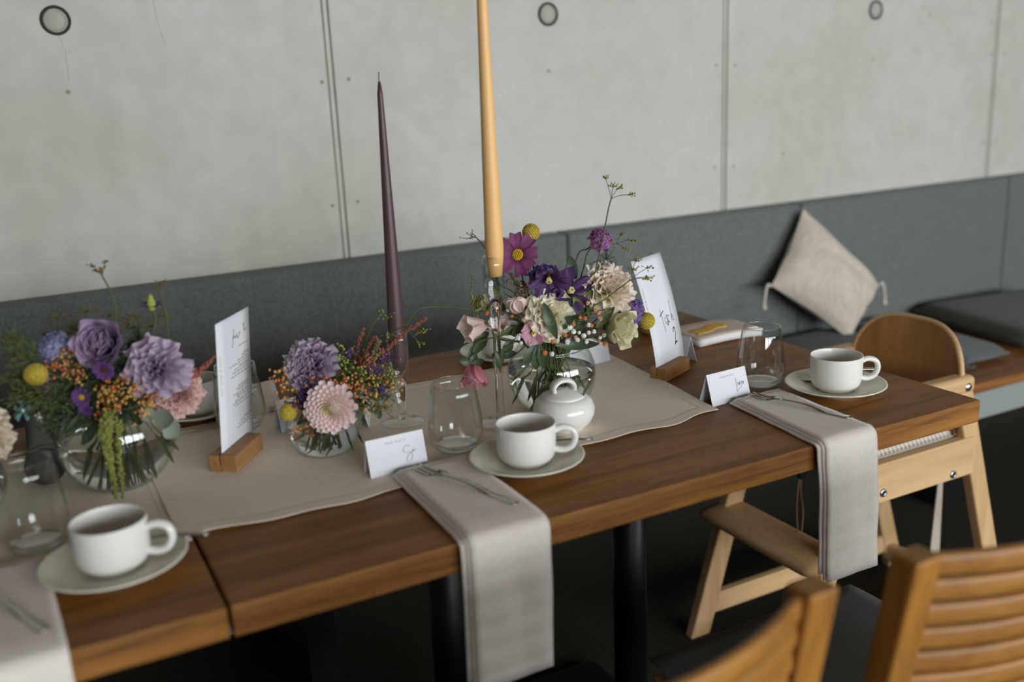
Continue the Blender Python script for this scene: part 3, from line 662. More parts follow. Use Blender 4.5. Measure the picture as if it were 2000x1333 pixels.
def tent(bl, br, back, h, label, script=None, head=None, z=.7503):
    a, b, c = Vector((*bl, 0)), Vector((*br, 0)), Vector((*back, 0)); e = (b-a); w = e.length; e = e/w; dep = c-a; dep = dep-e*dep.dot(e)
    o = a+e*w/2+dep/2; t = thing('name_card', label, 'name card', (o.x, o.y, z), 0, 'folded white name cards')
    A, Bv = a-o, b-o; up = dep/2+Vector((0, 0, h)); T0, T1 = A+up, Bv+up
    MB().add([A, Bv, T1, T0], [(0, 1, 2, 3)]).build('front_leaf', 'paper', t, smooth=False, solid=.0006)
    MB().add([T0, T1, Bv+dep, A+dep], [(0, 1, 2, 3)]).build('back_leaf', 'paper', t, smooth=False, solid=.0006)
    u = up.normalized(); n = e.cross(u).normalized()
    if n.dot(-dep) < 0: n = -n
    at = lambda x, y: A+e*(x*w)+u*(y*up.length)+n*.0006
    asp = w/up.length
    if script: stroke([[(x, y) for x, y in s] for s in script], .0034, at).build('handwriting', 'ink', t)
    if head: text(head, .075, lambda x, y: at(.5+x/asp*asp*.62, .80+y), 'printed_heading', 'faint_ink', t, spacing=1.5)
    return t
LUCA = [[(.70, .70), (.695, .50), (.68, .28)], [(.68, .28), (.76, .36), (.84, .43)], [(.735, .56), (.738, .47), (.758, .46), (.775, .56), (.78, .47)], [(.82, .56), (.798, .545), (.795, .475), (.82, .465)], [(.872, .54), (.845, .555), (.84, .475), (.866, .47), (.875, .56), (.885, .47)]]
SIGN = [[(.72, .62), (.70, .67), (.64, .64), (.61, .54), (.64, .49), (.72, .47), (.76, .38), (.72, .25), (.66, .24), (.65, .30), (.70, .42), (.76, .47)], [(.76, .47), (.79, .50), (.775, .53), (.77, .48), (.80, .49), (.83, .53)]]
tent((-.370, .216), (-.285, .221), (-.370, .249), .0505, 'white folded name card with the name Luca', LUCA, 'DEIN PLATZ')
tent((-.950, .242), (-.863, .243), (-.949, .269), .0515, 'white folded name card with a large S flourish beside the small bouquet', SIGN, 'DEIN PLATZ', z=.7525)
tent((-.255, .439), (-.268, .523), (-.221, .427), .0495, 'white folded name card behind the table number card', z=.7503)
tent((-.446, .534), (-.359, .534), (-.446, .560), .048, 'white folded name card behind the large round vase', z=.7525)
tent((-1.006, .503), (-.920, .512), (-1.006, .535), .050, 'white folded name card behind the small bouquet', z=.7525)
tent((-.902, .452), (-.870, .530), (-.880, .445), .050, 'white folded name card between the small bouquet and the brown candle', z=.7525)

def standing_card(bl, br, top, H, lean, label, blk, labb, z, bow=.0):
    a, b = Vector((*bl, 0)), Vector((*br, 0)); e = b-a; w = e.length; e = e/w; n = Vector((-e.y, e.x, 0)); mid = (a+b)/2
    # block
    (bx0, bx1, by0, by1, bh) = blk
    t = thing('wooden_card_stand', labb, 'card stand', (mid.x, mid.y, z), math.atan2(e.y, e.x), 'wooden card stands')
    sl = .0022
    MB().box((bx0, by0, 0), (bx1, -sl/2, bh)).box((bx0, sl/2, 0), (bx1, by1, bh*.96)).box((bx0, -sl/2, 0), (bx1, sl/2, .010)).build('slotted_block', 'oak_block', t, smooth=False, bevel=.0012)
    c = thing('table_number_card' if 'number' in label else 'menu_card', label, 'card', (mid.x, mid.y, z+.0105))
    h = H-.0105
    at = lambda x, y: e*((x-.5)*w)+n*(lean*(y**1.5 if bow else y))+Vector((0, 0, h*y))-n*.0006
    MB().grid(lambda u, v: (at(u, v)+n*.0006, .5), 4, 20).build('card_sheet', 'paper', c, solid=.0006)
    return c, at, w/h
c, at, asp = standing_card((-.358, .387), (-.262, .432), None, .212, .050, 'tall white table number card reading Tisch 2', (-.055, .036, -.020, .0125, .024), 'small oak stand holding the table number card', .7503, bow=1)
TI = [[(.44, .535), (.455, .50), (.50, .33)], [(.40, .475), (.56, .515)], [(.545, .455), (.56, .40), (.575, .41)], [(.64, .47), (.60, .455), (.635, .42), (.63, .385), (.595, .385), (.64, .42)], [(.70, .46), (.655, .45), (.655, .405), (.69, .40)], [(.80, .585), (.79, .50), (.765, .40)], [(.775, .42), (.80, .455), (.82, .44), (.82, .405), (.85, .405)]]
stroke(TI, .0042, at).build('handwriting', 'ink', c)
stroke([[(.735, .295), (.75, .33), (.79, .335), (.805, .29), (.77, .23), (.735, .185)], [(.735, .185), (.78, .205), (.825, .205)]], .0072, at).build('number', 'ink', c)
text('DEIN & MEIN TAG', .030, lambda x, y: at(.10-y*1.9, .60-x), 'side_print', 'tan_ink', c, spacing=1.3)
c, at, asp = standing_card((-1.121, .397), (-1.054, .486), None, .218, -.016, 'tall white printed menu card', (-.063, .030, -.026, .0165, .026), 'small oak stand holding the menu card', .7525)
stroke([[(.52, .90), (.50, .86), (.47, .79), (.44, .775)], [(.46, .835), (.52, .845), (.56, .83), (.60, .85), (.62, .82), (.66, .835), (.70, .86)], [(.80, .885), (.83, .90), (.82, .86), (.84, .85), (.88, .865)]], .006, at).build('handwriting', 'faint_ink', c)
rnd = random.Random(5); m = MB()
for y, wd in [(.755, .30), (.69, .16), (.675, .22), (.655, .36), (.635, .60), (.615, .32), (.60, .46), (.58, .52), (.555, .56), (.47, .36), (.455, .44), (.44, .38), (.42, .52), (.405, .44), (.39, .42), (.37, .48), (.355, .56), (.335, .5), (.22, .24), (.205, .34), (.185, .40), (.165, .46)]:
    x = .94-wd
    while x < .93:
        k = rnd.uniform(.04, .10); x2 = min(x+k, .94); m.add([at(x, y), at(x2, y), at(x2, y+.007), at(x, y+.007)], [(0, 1, 2, 3)]); x = x2+.02
m.build('menu_lines', 'faint_ink', c, smooth=False, kind='stuff')
text('DEIN & MEIN TAG', .028, lambda x, y: at(.10-y*1.9, .62-x), 'side_print', 'tan_ink', c, spacing=1.3)

# booklet and votive at the far corner
bk = thing('booklet', 'thick pale booklet with a yellow brush stroke on its cover', 'booklet', (-.082, .562, .7503), -.03)
def bent(x, y): return .0035*math.sin((x+.08)/.16*PI)
MB().grid(lambda u, v: (Vector(((u-.5)*.156, (v-.5)*.105, .008+bent((u-.5)*.156, 0))), .5), 16, 6).build('pages', 'book_white', bk, solid=.014)
MB().grid(lambda u, v: (Vector(((u-.5)*.160, (v-.5)*.108, .0158+bent((u-.5)*.16, 0))), .5), 16, 6).build('cover', 'book_pink', bk, solid=.0012)
MB().grid(lambda u, v: (Vector((-.066+.088*u+.008*math.sin(v*3), -.030+.036*v+.024*u+.003*math.sin(u*11), .0168+bent(-.06+.075*u, 0))), .5), 16, 4).build('brush_stroke', 'book_yellow', bk, solid=.0005)
vo = thing('tealight_bowl', 'small brown stoneware bowl with white rim behind the table number card', 'bowl', (-.170, .668, .7503))
MB().lathe([(0, 0), (.02, 0), (.031, .012), (.036, .028), (.0375, .045), (.036, .047), (.034, .03), (.025, .012), (0, .008)], 40).build('bowl', 'stoneware', vo)
MB().lathe([(.034, .044), (.0362, .054), (.035, .060), (.0325, .056), (.032, .045)], 40, close=True).build('rim', 'vote_white', vo)

# microphone lying with its head towards the guests
mic = thing('microphone', 'black wireless microphone lying on the runner with grey mesh head', 'microphone', (-1.348, .488, .752)); R = Matrix.Translation((0, 0, .027))@Matrix.Rotation(-PI/2-.03, 4, 'X')@Matrix.Rotation(0, 4, 'Z')
MB().lathe([(.0, .245), (.0175, .245), (.0195, .235), (.0205, .10), (.0215, .085), (.0235, .055), (.0225, .05), (.0225, .046), (.0235, .042), (.0235, .026), (0, .024)], 32).build('handle', 'black_plastic', mic, M=R)
MB().lathe([(.0235, .030), (.0262, .016), (.0264, .004), (.0248, -.008), (.0195, -.018), (.0105, -.0245), (0, -.0265)], 36).build('mesh_head', 'grille', mic, M=R)
MB().lathe([(.0262, .0005), (.0272, .002), (.0272, .007), (.0262, .0085)], 36, close=True).build('head_ring', 'black_plastic', mic, M=R)
# ---------------------------------------------------------------- vases and flowers
VASES = {}
def vase(key, x, y, R, cz, H, level, label, z=.7525):
    t = thing('round_glass_vase', label, 'vase', (x, y, z), 0, 'round glass bowl vases')
    arc = lambda r, z0, z1, n: [(math.sqrt(max(1e-8, r*r-(zz-cz)**2)), zz) for zz in [z0+(z1-z0)*k/n for k in range(n+1)]]
    R2 = R-.0022
    prof = [(0, 0)]+arc(R, 0, H, 22)+arc(R2, H, .004, 22)+[(0, .004)]
    MB().lathe(prof, 64).build('glass_bowl', 'thin_glass', t)
    rr = math.sqrt(R*R-(H-cz)**2)-.001
    MB().lathe([(rr-.0014, H), (rr, H-.0012), (rr+.0014, H), (rr, H+.0012)], 64, close=True).build('rim', 'clear_glass', t)
    MB().lathe([(0, .0045)]+arc(R2-.0003, .0045, level, 18)+[(0, level)], 64).build('water', 'water', t)
    VASES[key] = dict(c=Vector((x, y, z)), R=R2, cz=cz, H=H, rm=rr, lv=level)
vase('C', -.588, .361, .0730, .060, .105, .068, 'large round glass vase beside the yellow candle')
vase('B', -.969, .387, .0562, .043, .082, .050, 'small round glass vase of the pale pink dahlia')
vase('A', -1.253, .439, .0800, .068, .122, .078, 'large round glass vase of the lavender rose bouquet', .752)
vase('D', -1.452, .430, .0562, .043, .082, .050, 'small round glass vase of the ivory bloom', .752)
rf = random.Random(11)
def frame(pos, d, roll=0):
    d = Vector(d).normalized(); return Matrix.Translation(pos)@d.to_track_quat('Z', 'Y').to_matrix().to_4x4()@Matrix.Rotation(roll, 4, 'Z')
def flower(name, label, cat, key, head, d, r=.0016, smat='stem', group=None, back=.03, foot=None, mid=None):
    """Empty at the stem foot inside the vase; stem from there through the mouth to the head. Returns (root, head matrix in root space)."""
    V = VASES[key]; h = Vector(head); off = h-V['c']; a = math.atan2(off.y, off.x)
    sp = min(.62, .2+off.xy.length*4)*V['rm']
    neck = V['c']+Vector((math.cos(a)*sp+rf.uniform(-.008, .008), math.sin(a)*sp+rf.uniform(-.008, .008), V['H']+.004))
    zb = .014; rb = math.sqrt(V['R']**2-(zb-V['cz'])**2)*.72
    b = a+PI+rf.uniform(-.9, .9)
    base = V['c']+Vector((math.cos(b)*rb*rf.uniform(.4, 1), math.sin(b)*rb*rf.uniform(.4, 1), zb)) if foot is None else Vector(foot)
    t = thing(name, label, cat, base, 0, group); d = Vector(d).normalized()
    P = [base, base.lerp(neck, .55)+Vector((rf.uniform(-.004, .004), rf.uniform(-.004, .004), 0)), neck]
    if mid: P += [Vector(m) for m in mid]
    P += [h-d*back, h]
    MB().tube([p-base for p in spline(P, 6)], r, 7).build('stem', smat, t)
    return t, frame(h-base, d, rf.uniform(0, 6.28))
def pfn(L, Wd, th0, th1, br, r0=.0, z0=0, ruf=0, rk=6, ph=0, tipw=.5, notch=0, nu=7, nv=6):
    """One petal: grows from radius r0 at angle th0 off the facing axis and opens to th1; br = sideways cupping radius."""
    pts = []; rr, zz = r0, z0; N_ = nu
    for i in range(N_+1):
        s = i/N_; th = th0+(th1-th0)*s; pts.append((rr, zz, th)); rr += L/N_*math.sin(th); zz += L/N_*math.cos(th)
    def fn(u, v):
        i = round(u*N_); r_, z_, th = pts[i]; s = u; b = 2*v-1
        w = Wd*(math.sin(PI*min(1, .12+.88*s)**1.0*.5)**.9)*(1-(1-tipw)*max(0, (s-.6)/.4)**2.2)
        ang = b*w/br; tx = br*math.sin(ang); inw = br*(1-math.cos(ang))
        k = (1-notch*max(0, (s-.8)/.2)*(1-abs(b))**1.5*.2)
        rf_ = ruf*math.sin(rk*b+ph)*s*s
        return Vector((r_*k-inw*math.cos(th)+rf_*math.cos(th), tx, z_*k+inw*math.sin(th)-rf_*math.sin(th))), s
    return fn, nu, nv
def petal_obj(t, M, mat, ang, *a, label=None, **k):
    fn, nu, nv = pfn(*a, **k); return MB().grid(fn, nu, nv).build('petal', mat, t, M=M@Matrix.Rotation(ang, 4, 'Z'))
def petals_joined(m, ang, sx=1, *a, **k):
    fn, nu, nv = pfn(*a, **k); R = Matrix.Rotation(ang, 3, 'Z'); m.grid(lambda u, v: ((R@fn(u, v)[0])*sx, fn(u, v)[1]), nu, nv)
D2 = math.radians
def rose(t, M, mat, R, n=17, open_=62, ruf=.12, tight=.22):
    for i in range(n):
        u = (i+.5)/n
        petal_obj(t, M, mat, i*2.3999, R*(.62+.42*u), R*(.34+.42*u), D2(4+open_*.55*u), D2(-28+open_*1.7*u**1.2), R*(tight+.62*u), r0=R*(.04+.10*u), z0=-R*.35*u, ruf=R*ruf*u, rk=4+i % 3, ph=i*1.7, tipw=.72, nu=10, nv=12)
    MB().lathe([(0, -R*.42), (R*.22, -R*.36), (R*.30, -R*.15)], 12).build('calyx', 'stem', t, M=M)
def ruffle(t, M, mat, R, n=34, sq=1.0, ruf=.10, nm='petals'):
    m = MB()
    for i in range(n):
        u = (i+.5)/n
        petals_joined(m, i*2.3999, 1, R*(.62+.40*u), R*(.36+.16*u), D2(3+62*u), D2(-6+104*u), R*(.40+.55*u), r0=R*(.02+.06*u), z0=-R*.30*u, ruf=R*ruf*(.6+.6*u), rk=6+i % 5, ph=i*1.9, tipw=.97, nu=8, nv=12)
    m.build(nm, mat, t, M=M@Matrix.Diagonal((1, sq, 1, 1)), kind='stuff')
    MB().lathe([(0, -R*.75), (R*.16, -R*.7), (R*.24, -R*.3), (R*.2, -R*.1)], 12).build('calyx', 'stem', t, M=M)
def dahlia(t, M, R, mat='p_dahlia', matin='p_dahlia_in', n=135):
    m = MB(); mi = MB()
    for i in range(n):
        u = (i+.5)/n; inner = u < .30
        petals_joined(mi if inner else m, i*2.3999, 1, R*(.16+.34*u), R*(.06+.115*u), D2(6+74*u), D2(-30+112*u), R*(.07+.10*u), r0=R*(.02+.60*u**.8), z0=R*(.34*(1-u*u)), tipw=.80, nu=5, nv=5)
    m.build('outer_petals', mat, t, M=M, kind='stuff'); mi.build('inner_petals', matin, t, M=M, kind='stuff')
    MB().lathe([(0, -R*.3), (R*.2, -R*.22), (R*.62, 0), (R*.66, R*.04), (0, R*.22)], 20).build('receptacle', mat, t, M=M)
def fib(n, cap=1.0):
    for i in range(n):
        z = 1-2*cap*(i+.5)/n; r = math.sqrt(max(0, 1-z*z)); a = i*2.39996; yield Vector((r*math.cos(a), r*math.sin(a), z))
def craspedia(t, M, R, mat='craspedia'):
    m = MB(); m.ball((0, 0, 0), R*.94, 20, 12)
    for p in fib(230): m.ball(p*R*.95, R*.092, 5, 3)
    m.build('ball_head', mat, t, M=M, kind='stuff')
def scabiosa(t, M, R, mat, n=70, sq=.75, cap=.62):
    m = MB()
    for i, p in enumerate(fib(n, cap)):
        q = Vector((p.x, p.y, p.z*sq))*R*.82; F = frame(q, Vector((p.x, p.y, p.z*sq+.25)), i)
        for k in range(4):
            A = F@Matrix.Rotation(k*PI/2+rf.uniform(-.3, .3), 4, 'Z')@Matrix.Rotation(rf.uniform(-.5, .5), 4, 'Y'); l = R*.24*(1+.6*(1-p.z))*rf.uniform(.7, 1.2)
            m.add([A@Vector(v) for v in ((0, 0, -R*.06), (l*.6, -l*.42, l*.35), (l*1.15, -l*.3, l*.25), (l*1.15, l*.3, l*.25), (l*.6, l*.42, l*.35))], [(0, 1, 2, 3, 4)], [0, .5, 1, 1, .5])
    m.build('florets', mat, t, smooth=False, M=M, kind='stuff')
    MB().lathe([(0, -R*.5), (R*.3, -R*.38), (R*.58, -R*.1), (R*.52, R*.2), (0, R*.40)], 16).build('head_cushion', mat, t, M=M)
def daisy(t, M, R, mat, n=8, W=.34, centre='stamen', cr=.26, cup=8, notch=1, droop=0):
    for k in range(n):
        petal_obj(t, M, mat, 2*PI*k/n+rf.uniform(-.08, .08), R*rf.uniform(.86, .98), R*W, D2(64+rf.uniform(-8, 8)), D2(84+cup+rf.uniform(-12, 12)+droop), R*.8, r0=R*.1, ruf=R*.05, rk=7, ph=k, tipw=.82, notch=notch*.4, nu=9, nv=6)
    m = MB(); m.ball((0, 0, R*.02), R*cr*.85, 14, 8, (1, 1, .5))
    for p in fib(46, .5): m.ball((p.x*R*cr*.9, p.y*R*cr*.9, R*.05+p.z*R*cr*.5), R*.045, 5, 3)
    m.build('flower_centre', centre, t, M=M)
def cup5(t, M, R, mat, th0=12, th1=58, n=5, W=.62, ruf=.10, centre='stamen', L=1.0):
    for k in range(n):
        petal_obj(t, M, mat, 2*PI*k/n, R*L, R*W, D2(th0), D2(th1), R*.62, r0=R*.12, z0=-R*.55, ruf=R*ruf, rk=5, ph=k*2, tipw=.85, nu=10, nv=10)
    m = MB()
    for k in range(6): a = k*1.05; m.tube([(0, 0, -R*.5), (R*.10*math.cos(a), R*.10*math.sin(a), -R*.02)], [R*.03, R*.06], 5)
    m.build('stamens', centre, t, M=M)
    MB().lathe([(0, -R*.66), (R*.14, -R*.62), (R*.20, -R*.45)], 10).build('calyx', 'stem', t, M=M)
def leaf(t, a, b, w, mat='leaf', bend=.15, o=None, fold=.25, nm='leaf', side=None):
    o = o or t.location; a, b = Vector(a)-o, Vector(b)-o; d = b-a; L = d.length; d /= L
    s = Vector(side) if side else d.cross(TC+UP*.3); s = s.normalized(); n = s.cross(d).normalized()
    def fn(u, v):
        bb = 2*v-1; ww = w*math.sin(PI*min(1, max(0.0, u*.94+.03)))**.8
        return a+d*(L*u)+s*(ww*bb)+n*(fold*abs(bb)*ww-bend*L*4*u*(1-u)), u
    return MB().grid(fn, 10, 4).build(nm, mat, t)
def umbel(t, base, o, rays, mat='umbel', rr=.0005, size=.0016, cnt=11, spread=.0045):
    m = MB(); f = MB(); b = Vector(base)-o
    for tip in rays:
        tp = Vector(tip)-o; m.tube(spline([b, b.lerp(tp, .5)+Vector((0, 0, .002)), tp], 3), rr, 5)
        for k in range(cnt):
            p = tp+Vector((rf.gauss(0, spread), rf.gauss(0, spread), rf.gauss(0, spread*.45))); m.tube([tp-(tp-b).normalized()*.004, p], rr*.55, 4); f.ball(p, size*rf.uniform(.6, 1.1), 5, 3)
    m.build('rays', 'stem', t); f.build('floret_clusters', mat, t, kind='stuff')
def dill(label, key, path, rays, mat='umbel', foot=None, name='dill_umbel', r=.0011, **kw):
    V = VASES[key]; c = V['c']; P0 = Vector(path[0])
    base = c+Vector((rf.uniform(-.02, .02), rf.uniform(-.02, .02), .014))
    t = thing(name, label, 'flower', base, 0)
    nk = c+Vector(((P0-c).x*.25, (P0-c).y*.25, V['H']))
    MB().tube([p-base for p in spline([base, nk]+[Vector(p) for p in path], 6)], r, 6).build('stem', 'stem', t)
    umbel(t, path[-1], base, rays, mat, **kw); return t
def berries(label, key, heads, mats, per=22, spread=.012, size=.0022, name='berry_sprig', smat='stem'):
    V = VASES[key]; c = V['c']; base = c+Vector((rf.uniform(-.02, .02), rf.uniform(-.02, .02), .014))
    t = thing(name, label, 'berries', base); m = MB(); f = MB()
    nk = c+Vector((0, 0, V['H']))+(sum((Vector(h) for h in heads), Vector())/len(heads)-c)*.2
    m.tube([Vector((0, 0, 0)), nk-base], .0012, 6)
    for h in heads:
        h = Vector(h); m.tube([q-base for q in spline([nk, nk.lerp(h, .6)+Vector((0, 0, .004)), h], 4)], .0008, 5)
        for k in range(per):
            p = h+Vector((rf.gauss(0, spread), rf.gauss(0, spread), rf.gauss(0, spread*.8)))
            m.tube([(nk.lerp(h, .85))-base, p-base], .0004, 4); f.ball(p-base, size*rf.uniform(.7, 1.15), 6, 4, mi=rf.randrange(len(mats)))
    m.build('twigs', smat, t); f.build('berry_clusters', mats, t, kind='stuff'); return t
def florets(label, key, spots, mats, group=None, size=.0048):
    V = VASES[key]; c = V['c']; base = c+Vector((rf.uniform(-.02, .02), rf.uniform(-.02, .02), .014))
    t = thing('gypsophila_sprig', label, 'flower', base); m = MB()
    ctr = sum((Vector(s) for s in spots), Vector())/len(spots); nk = c+Vector((0, 0, V['H']))+(ctr-c)*.25
    m.tube([Vector((0, 0, 0)), nk-base], .001, 6); j = nk.lerp(ctr, .55); m.tube([nk-base, j-base], .0008, 6)
    ms = []
    for mt in mats:
        fm = MB()
        for i, p in enumerate(fib(16)):
            F = frame(p*size*.45, p, i); l = size*.5
            for k in range(2):
                A = F@Matrix.Rotation(k*PI/2, 4, 'Z'); fm.add([A@Vector(v) for v in ((-l*.7, -l*.2, l*.1), (0, -l*.4, l*.7), (l*.7, -l*.2, l*.2), (l*.7, l*.3, l*.3), (0, l*.3, l*.1), (-l*.7, l*.3, l*.5))], [(0, 1, 4, 5), (1, 2, 3, 4)])
        ms.append(fm.mesh('floret', mt, False))
    for s in spots:
        s = Vector(s); m.tube([q-base for q in spline([j, j.lerp(s, .6)+Vector((rf.uniform(-.004, .004), 0, .003)), s], 3)], .0005, 4)
        obj('floret', ms[rf.randrange(len(ms))], t, M=Matrix.Translation(s-base)@Matrix.Rotation(rf.uniform(0, 6), 4, 'Z')@Matrix.Scale(rf.uniform(.75, 1.2), 4))
    m.build('twigs', 'stem_dark', t); return t
def spike(label, key, path, mat, rad=.004, n=120, name='astilbe_plume', size=.0017, cat='flower', start=.0, twist=.6):
    V = VASES[key]; c = V['c']; base = c+Vector((rf.uniform(-.02, .02), rf.uniform(-.02, .02), .014)); t = thing(name, label, cat, base)
    nk = c+Vector((0, 0, V['H']))+(Vector(path[0])-c)*.2
    Q = spline([base, nk]+[Vector(p) for p in path], 8); MB().tube([q-base for q in Q], .0009, 6).build('stem', 'stem', t)
    S_ = spline([Vector(p) for p in path], 10); f = MB()
    for k in range(n):
        u = rf.uniform(start, 1); i = u*(len(S_)-1); a = S_[int(i)].lerp(S_[min(int(i)+1, len(S_)-1)], i-int(i)); rr = rad*(1.1-.85*u)
        f.ball(a-base+Vector((rf.gauss(0, rr*twist), rf.gauss(0, rr*twist), rf.gauss(0, rr*twist))), size*rf.uniform(.6, 1.2)*(1.1-.4*u), 5, 3)
    f.build('plume', mat, t, kind='stuff'); return t
def foliage(label, key, leaves, mat='leaf', w=.007, name='foliage_sprig', join=None, **kw):
    V = VASES[key]; c = V['c']; base = c+Vector((rf.uniform(-.015, .015), rf.uniform(-.015, .015), .014)); t = thing(name, label, 'leaves', base); m = MB()
    for a, b in leaves:
        a = Vector(a); nk = c+Vector((0, 0, V['H']))+(a-c)*.2; m.tube([q-base for q in spline([base, nk, a], 5)], .0009, 5)
        leaf(t, a, b, w, mat, **kw)
    m.build('stems', 'stem', t); return t
def feather(label, key, fans, mat='leaf_light', n=26, L=.03, r=.00045, name='dill_foliage'):
    V = VASES[key]; c = V['c']; base = c+Vector((0, 0, .014)); t = thing(name, label, 'leaves', base); m = MB()
    for h in fans:
        h = Vector(h); nk = c+Vector((0, 0, V['H']))+(h-c)*.25; m.tube([q-base for q in spline([base, nk, h], 5)], .0008, 5); d = (h-nk).normalized()
        for k in range(n):
            s = h-d*rf.uniform(0, L*.9); e = s+d*L*.4+Vector((rf.gauss(0, L*.45), rf.gauss(0, L*.45), rf.gauss(0, L*.35))); m.tube([s-base, e-base], r, 4)
            for q in range(3): a = s.lerp(e, rf.uniform(.4, 1)); b = a+Vector((rf.gauss(0, L*.16), rf.gauss(0, L*.16), rf.gauss(0, L*.16))); m.tube([a-base, b-base], r*.8, 4)
    m.build('threads', mat, t, kind='stuff'); return t

# ---- bouquet in the large vase beside the yellow candle
t, M = flower('cosmos', 'magenta cosmos with yellow centre beside the yellow candle', 'flower', 'C', (-0.6299, 0.3825, 1.0118), fdir(-.05, .28, .9), .0012); daisy(t, M, .0355, 'p_cosmos', 8, .31)
t, M = flower('craspedia', 'yellow craspedia ball standing above the magenta cosmos', 'flower', 'C', (-0.5954, 0.3985, 1.0423), fdir(0, 1, 0), .0013); craspedia(t, M, .0142)
t, M = flower('craspedia', 'yellow craspedia ball in front of the table number card', 'flower', 'C', (-0.4478, 0.2889, 0.8935), fdir(1, .05, .1), .0013, 'stem_dark', back=.08); craspedia(t, M, .0135)
t, M = flower('scabiosa', 'pink-purple scabiosa high on a curved stem', 'flower', 'C', (-0.5003, 0.3384, 1.0270), fdir(.6, .5, .5), .0011, 'stem_dark', mid=[(-0.5370, 0.3573, 0.9938)]); scabiosa(t, M, .0175, 'p_scab_pink', 90, .95, .75)
t, M = flower('scabiosa', 'lilac scabiosa behind the dark clematis', 'flower', 'C', (-0.5933, 0.3637, 0.9750), fdir(0, .95, .3), .0011); scabiosa(t, M, .0235, 'p_scab_lilac', 80, .6, .55)
t, M = flower('scabiosa', 'violet scabiosa facing the table number card', 'flower', 'C', (-0.4589, 0.3059, 0.9031), fdir(1, .0, .25), .0011, 'stem_dark', back=.05); scabiosa(t, M, .0225, 'p_scab_lilac', 80, .6, .55)
t, M = flower('clematis', 'dark purple clematis bloom drooping over the cream carnation', 'flower', 'C', (-0.6093, 0.3213, 0.9738), fdir(.0, -.55, .8), .0011, 'stem_dark', mid=[(-0.5968, 0.3374, 0.9129)], back=.012); cup5(t, M, .036, 'p_clematis', 30, 72, 6, .34, .14, 'stamen_pale', 1.05)
t, M = flower('clematis', 'bright purple clematis with twisted petals', 'flower', 'C', (-0.5651, 0.3245, 0.9557), fdir(.5, .35, .7), .0011, 'stem_dark'); cup5(t, M, .040, 'p_clematis', 20, 84, 4, .36, .24, 'stamen_pale', 1.05)
t, M = flower('hydrangea_rose', 'large ruffled cream bloom with pink edges', 'flower', 'C', (-0.4976, 0.3258, 0.9462), fdir(.35, .55, .7), .0020); ruffle(t, M, 'p_creampink', .046, 34, 1, .12)
t, M = flower('rose', 'pale green-cream rose turned towards the table number card', 'flower', 'C', (-0.5029, 0.3004, 0.8887), fdir(.75, -.1, .6), .0020); rose(t, M, 'p_greenrose', .045, 18, 46, .12, .3)
t, M = flower('carnation', 'large cream carnation in the middle of the bouquet', 'flower', 'C', (-0.6035, 0.3353, 0.9177), fdir(.05, .25, .95), .0020); ruffle(t, M, 'p_cream', .042, 34, 1, .08)
t, M = flower('lisianthus', 'pale green half-open bloom behind the glass holder', 'flower', 'C', (-0.6780, 0.4185, 0.9303), fdir(-.6, .5, .5), .0015); rose(t, M, 'p_palegreen', .026, 11, 34, .1, .35)
t, M = flower('rosebud', 'pale pink rosebud above the small pink bloom', 'flower', 'C', (-0.6480, 0.3581, 0.9301), fdir(-.1, .9, .3), .0015); rose(t, M, 'p_blush', .028, 9, 6, .05, .42)
t, M = flower('lisianthus', 'small open pink bloom with yellow throat', 'flower', 'C', (-0.6358, 0.3294, 0.8947), fdir(.1, .1, 1), .0013); cup5(t, M, .0215, 'p_smallpink', 25, 84, 5, .66, .12)
t, M = flower('bellflower', 'pale blush bellflower bloom spreading to the side of the glass holder', 'flower', 'C', (-0.7100, 0.3900, 0.9033), fdir(-.85, -.05, .45), .0014, back=.02); cup5(t, M, .040, 'p_blush', 10, 42, 4, .58, .10, 'stamen_pale', 1.0)
leaf(t, (-0.6931, 0.3813, 0.8922), (-0.7149, 0.3869, 0.8624), .010); leaf(t, (-0.6894, 0.3794, 0.8937), (-0.7197, 0.3837, 0.8826), .009); leaf(t, (-0.6970, 0.3777, 0.8869), (-0.7268, 0.3874, 0.8559), .008)
t, M = flower('bellflower', 'dusky pink bellflower bloom behind the glass holder stem', 'flower', 'C', (-0.6678, 0.3852, 0.8976), fdir(-.1, .75, .5), .0014); cup5(t, M, .030, 'p_blush', 14, 50, 5, .62, .10)
t, M = flower('bellflower', 'deep pink bellflower hanging over the water glass rim', 'flower', 'C', (-0.7209, 0.3787, 0.8287), fdir(.05, -.88, .45), .0013, mid=[(-0.6797, 0.3632, 0.8871), (-0.7148, 0.3756, 0.8801)], back=.028); cup5(t, M, .040, 'p_pinkbell', 14, 40, 5, .60, .10, 'stamen_pale')
for e in ((905, 703), (950, 702), (915, 690)): leaf(t, (-0.7222, 0.3794, 0.8467), {(905, 703): (-0.7412, 0.3836, 0.8559), (950, 702): (-0.7066, 0.3658, 0.8540), (915, 690): (-0.7134, 0.3805, 0.8636)}[e], .006)
dill('green-yellow dill umbel standing tallest against the concrete wall', 'C', [(-0.5385, 0.3355, 0.9129), (-0.5129, 0.3224, 1.0122), (-0.5002, 0.3158, 1.0769), (-0.4956, 0.3135, 1.0944)], [(-0.5036, 0.3176, 1.1283), (-0.4979, 0.3034, 1.1161), (-0.4782, 0.3158, 1.1103), (-0.4683, 0.2994, 1.0994)])
dill('dill umbel branching sideways behind the pink-purple scabiosa', 'C', [(-0.5250, 0.3624, 0.9662), (-0.5129, 0.3561, 1.0079), (-0.4920, 0.3454, 1.0169), (-0.4728, 0.3355, 1.0167)], [(-0.4659, 0.3320, 1.0339), (-0.4483, 0.3229, 1.0221), (-0.4611, 0.3295, 1.0085)])
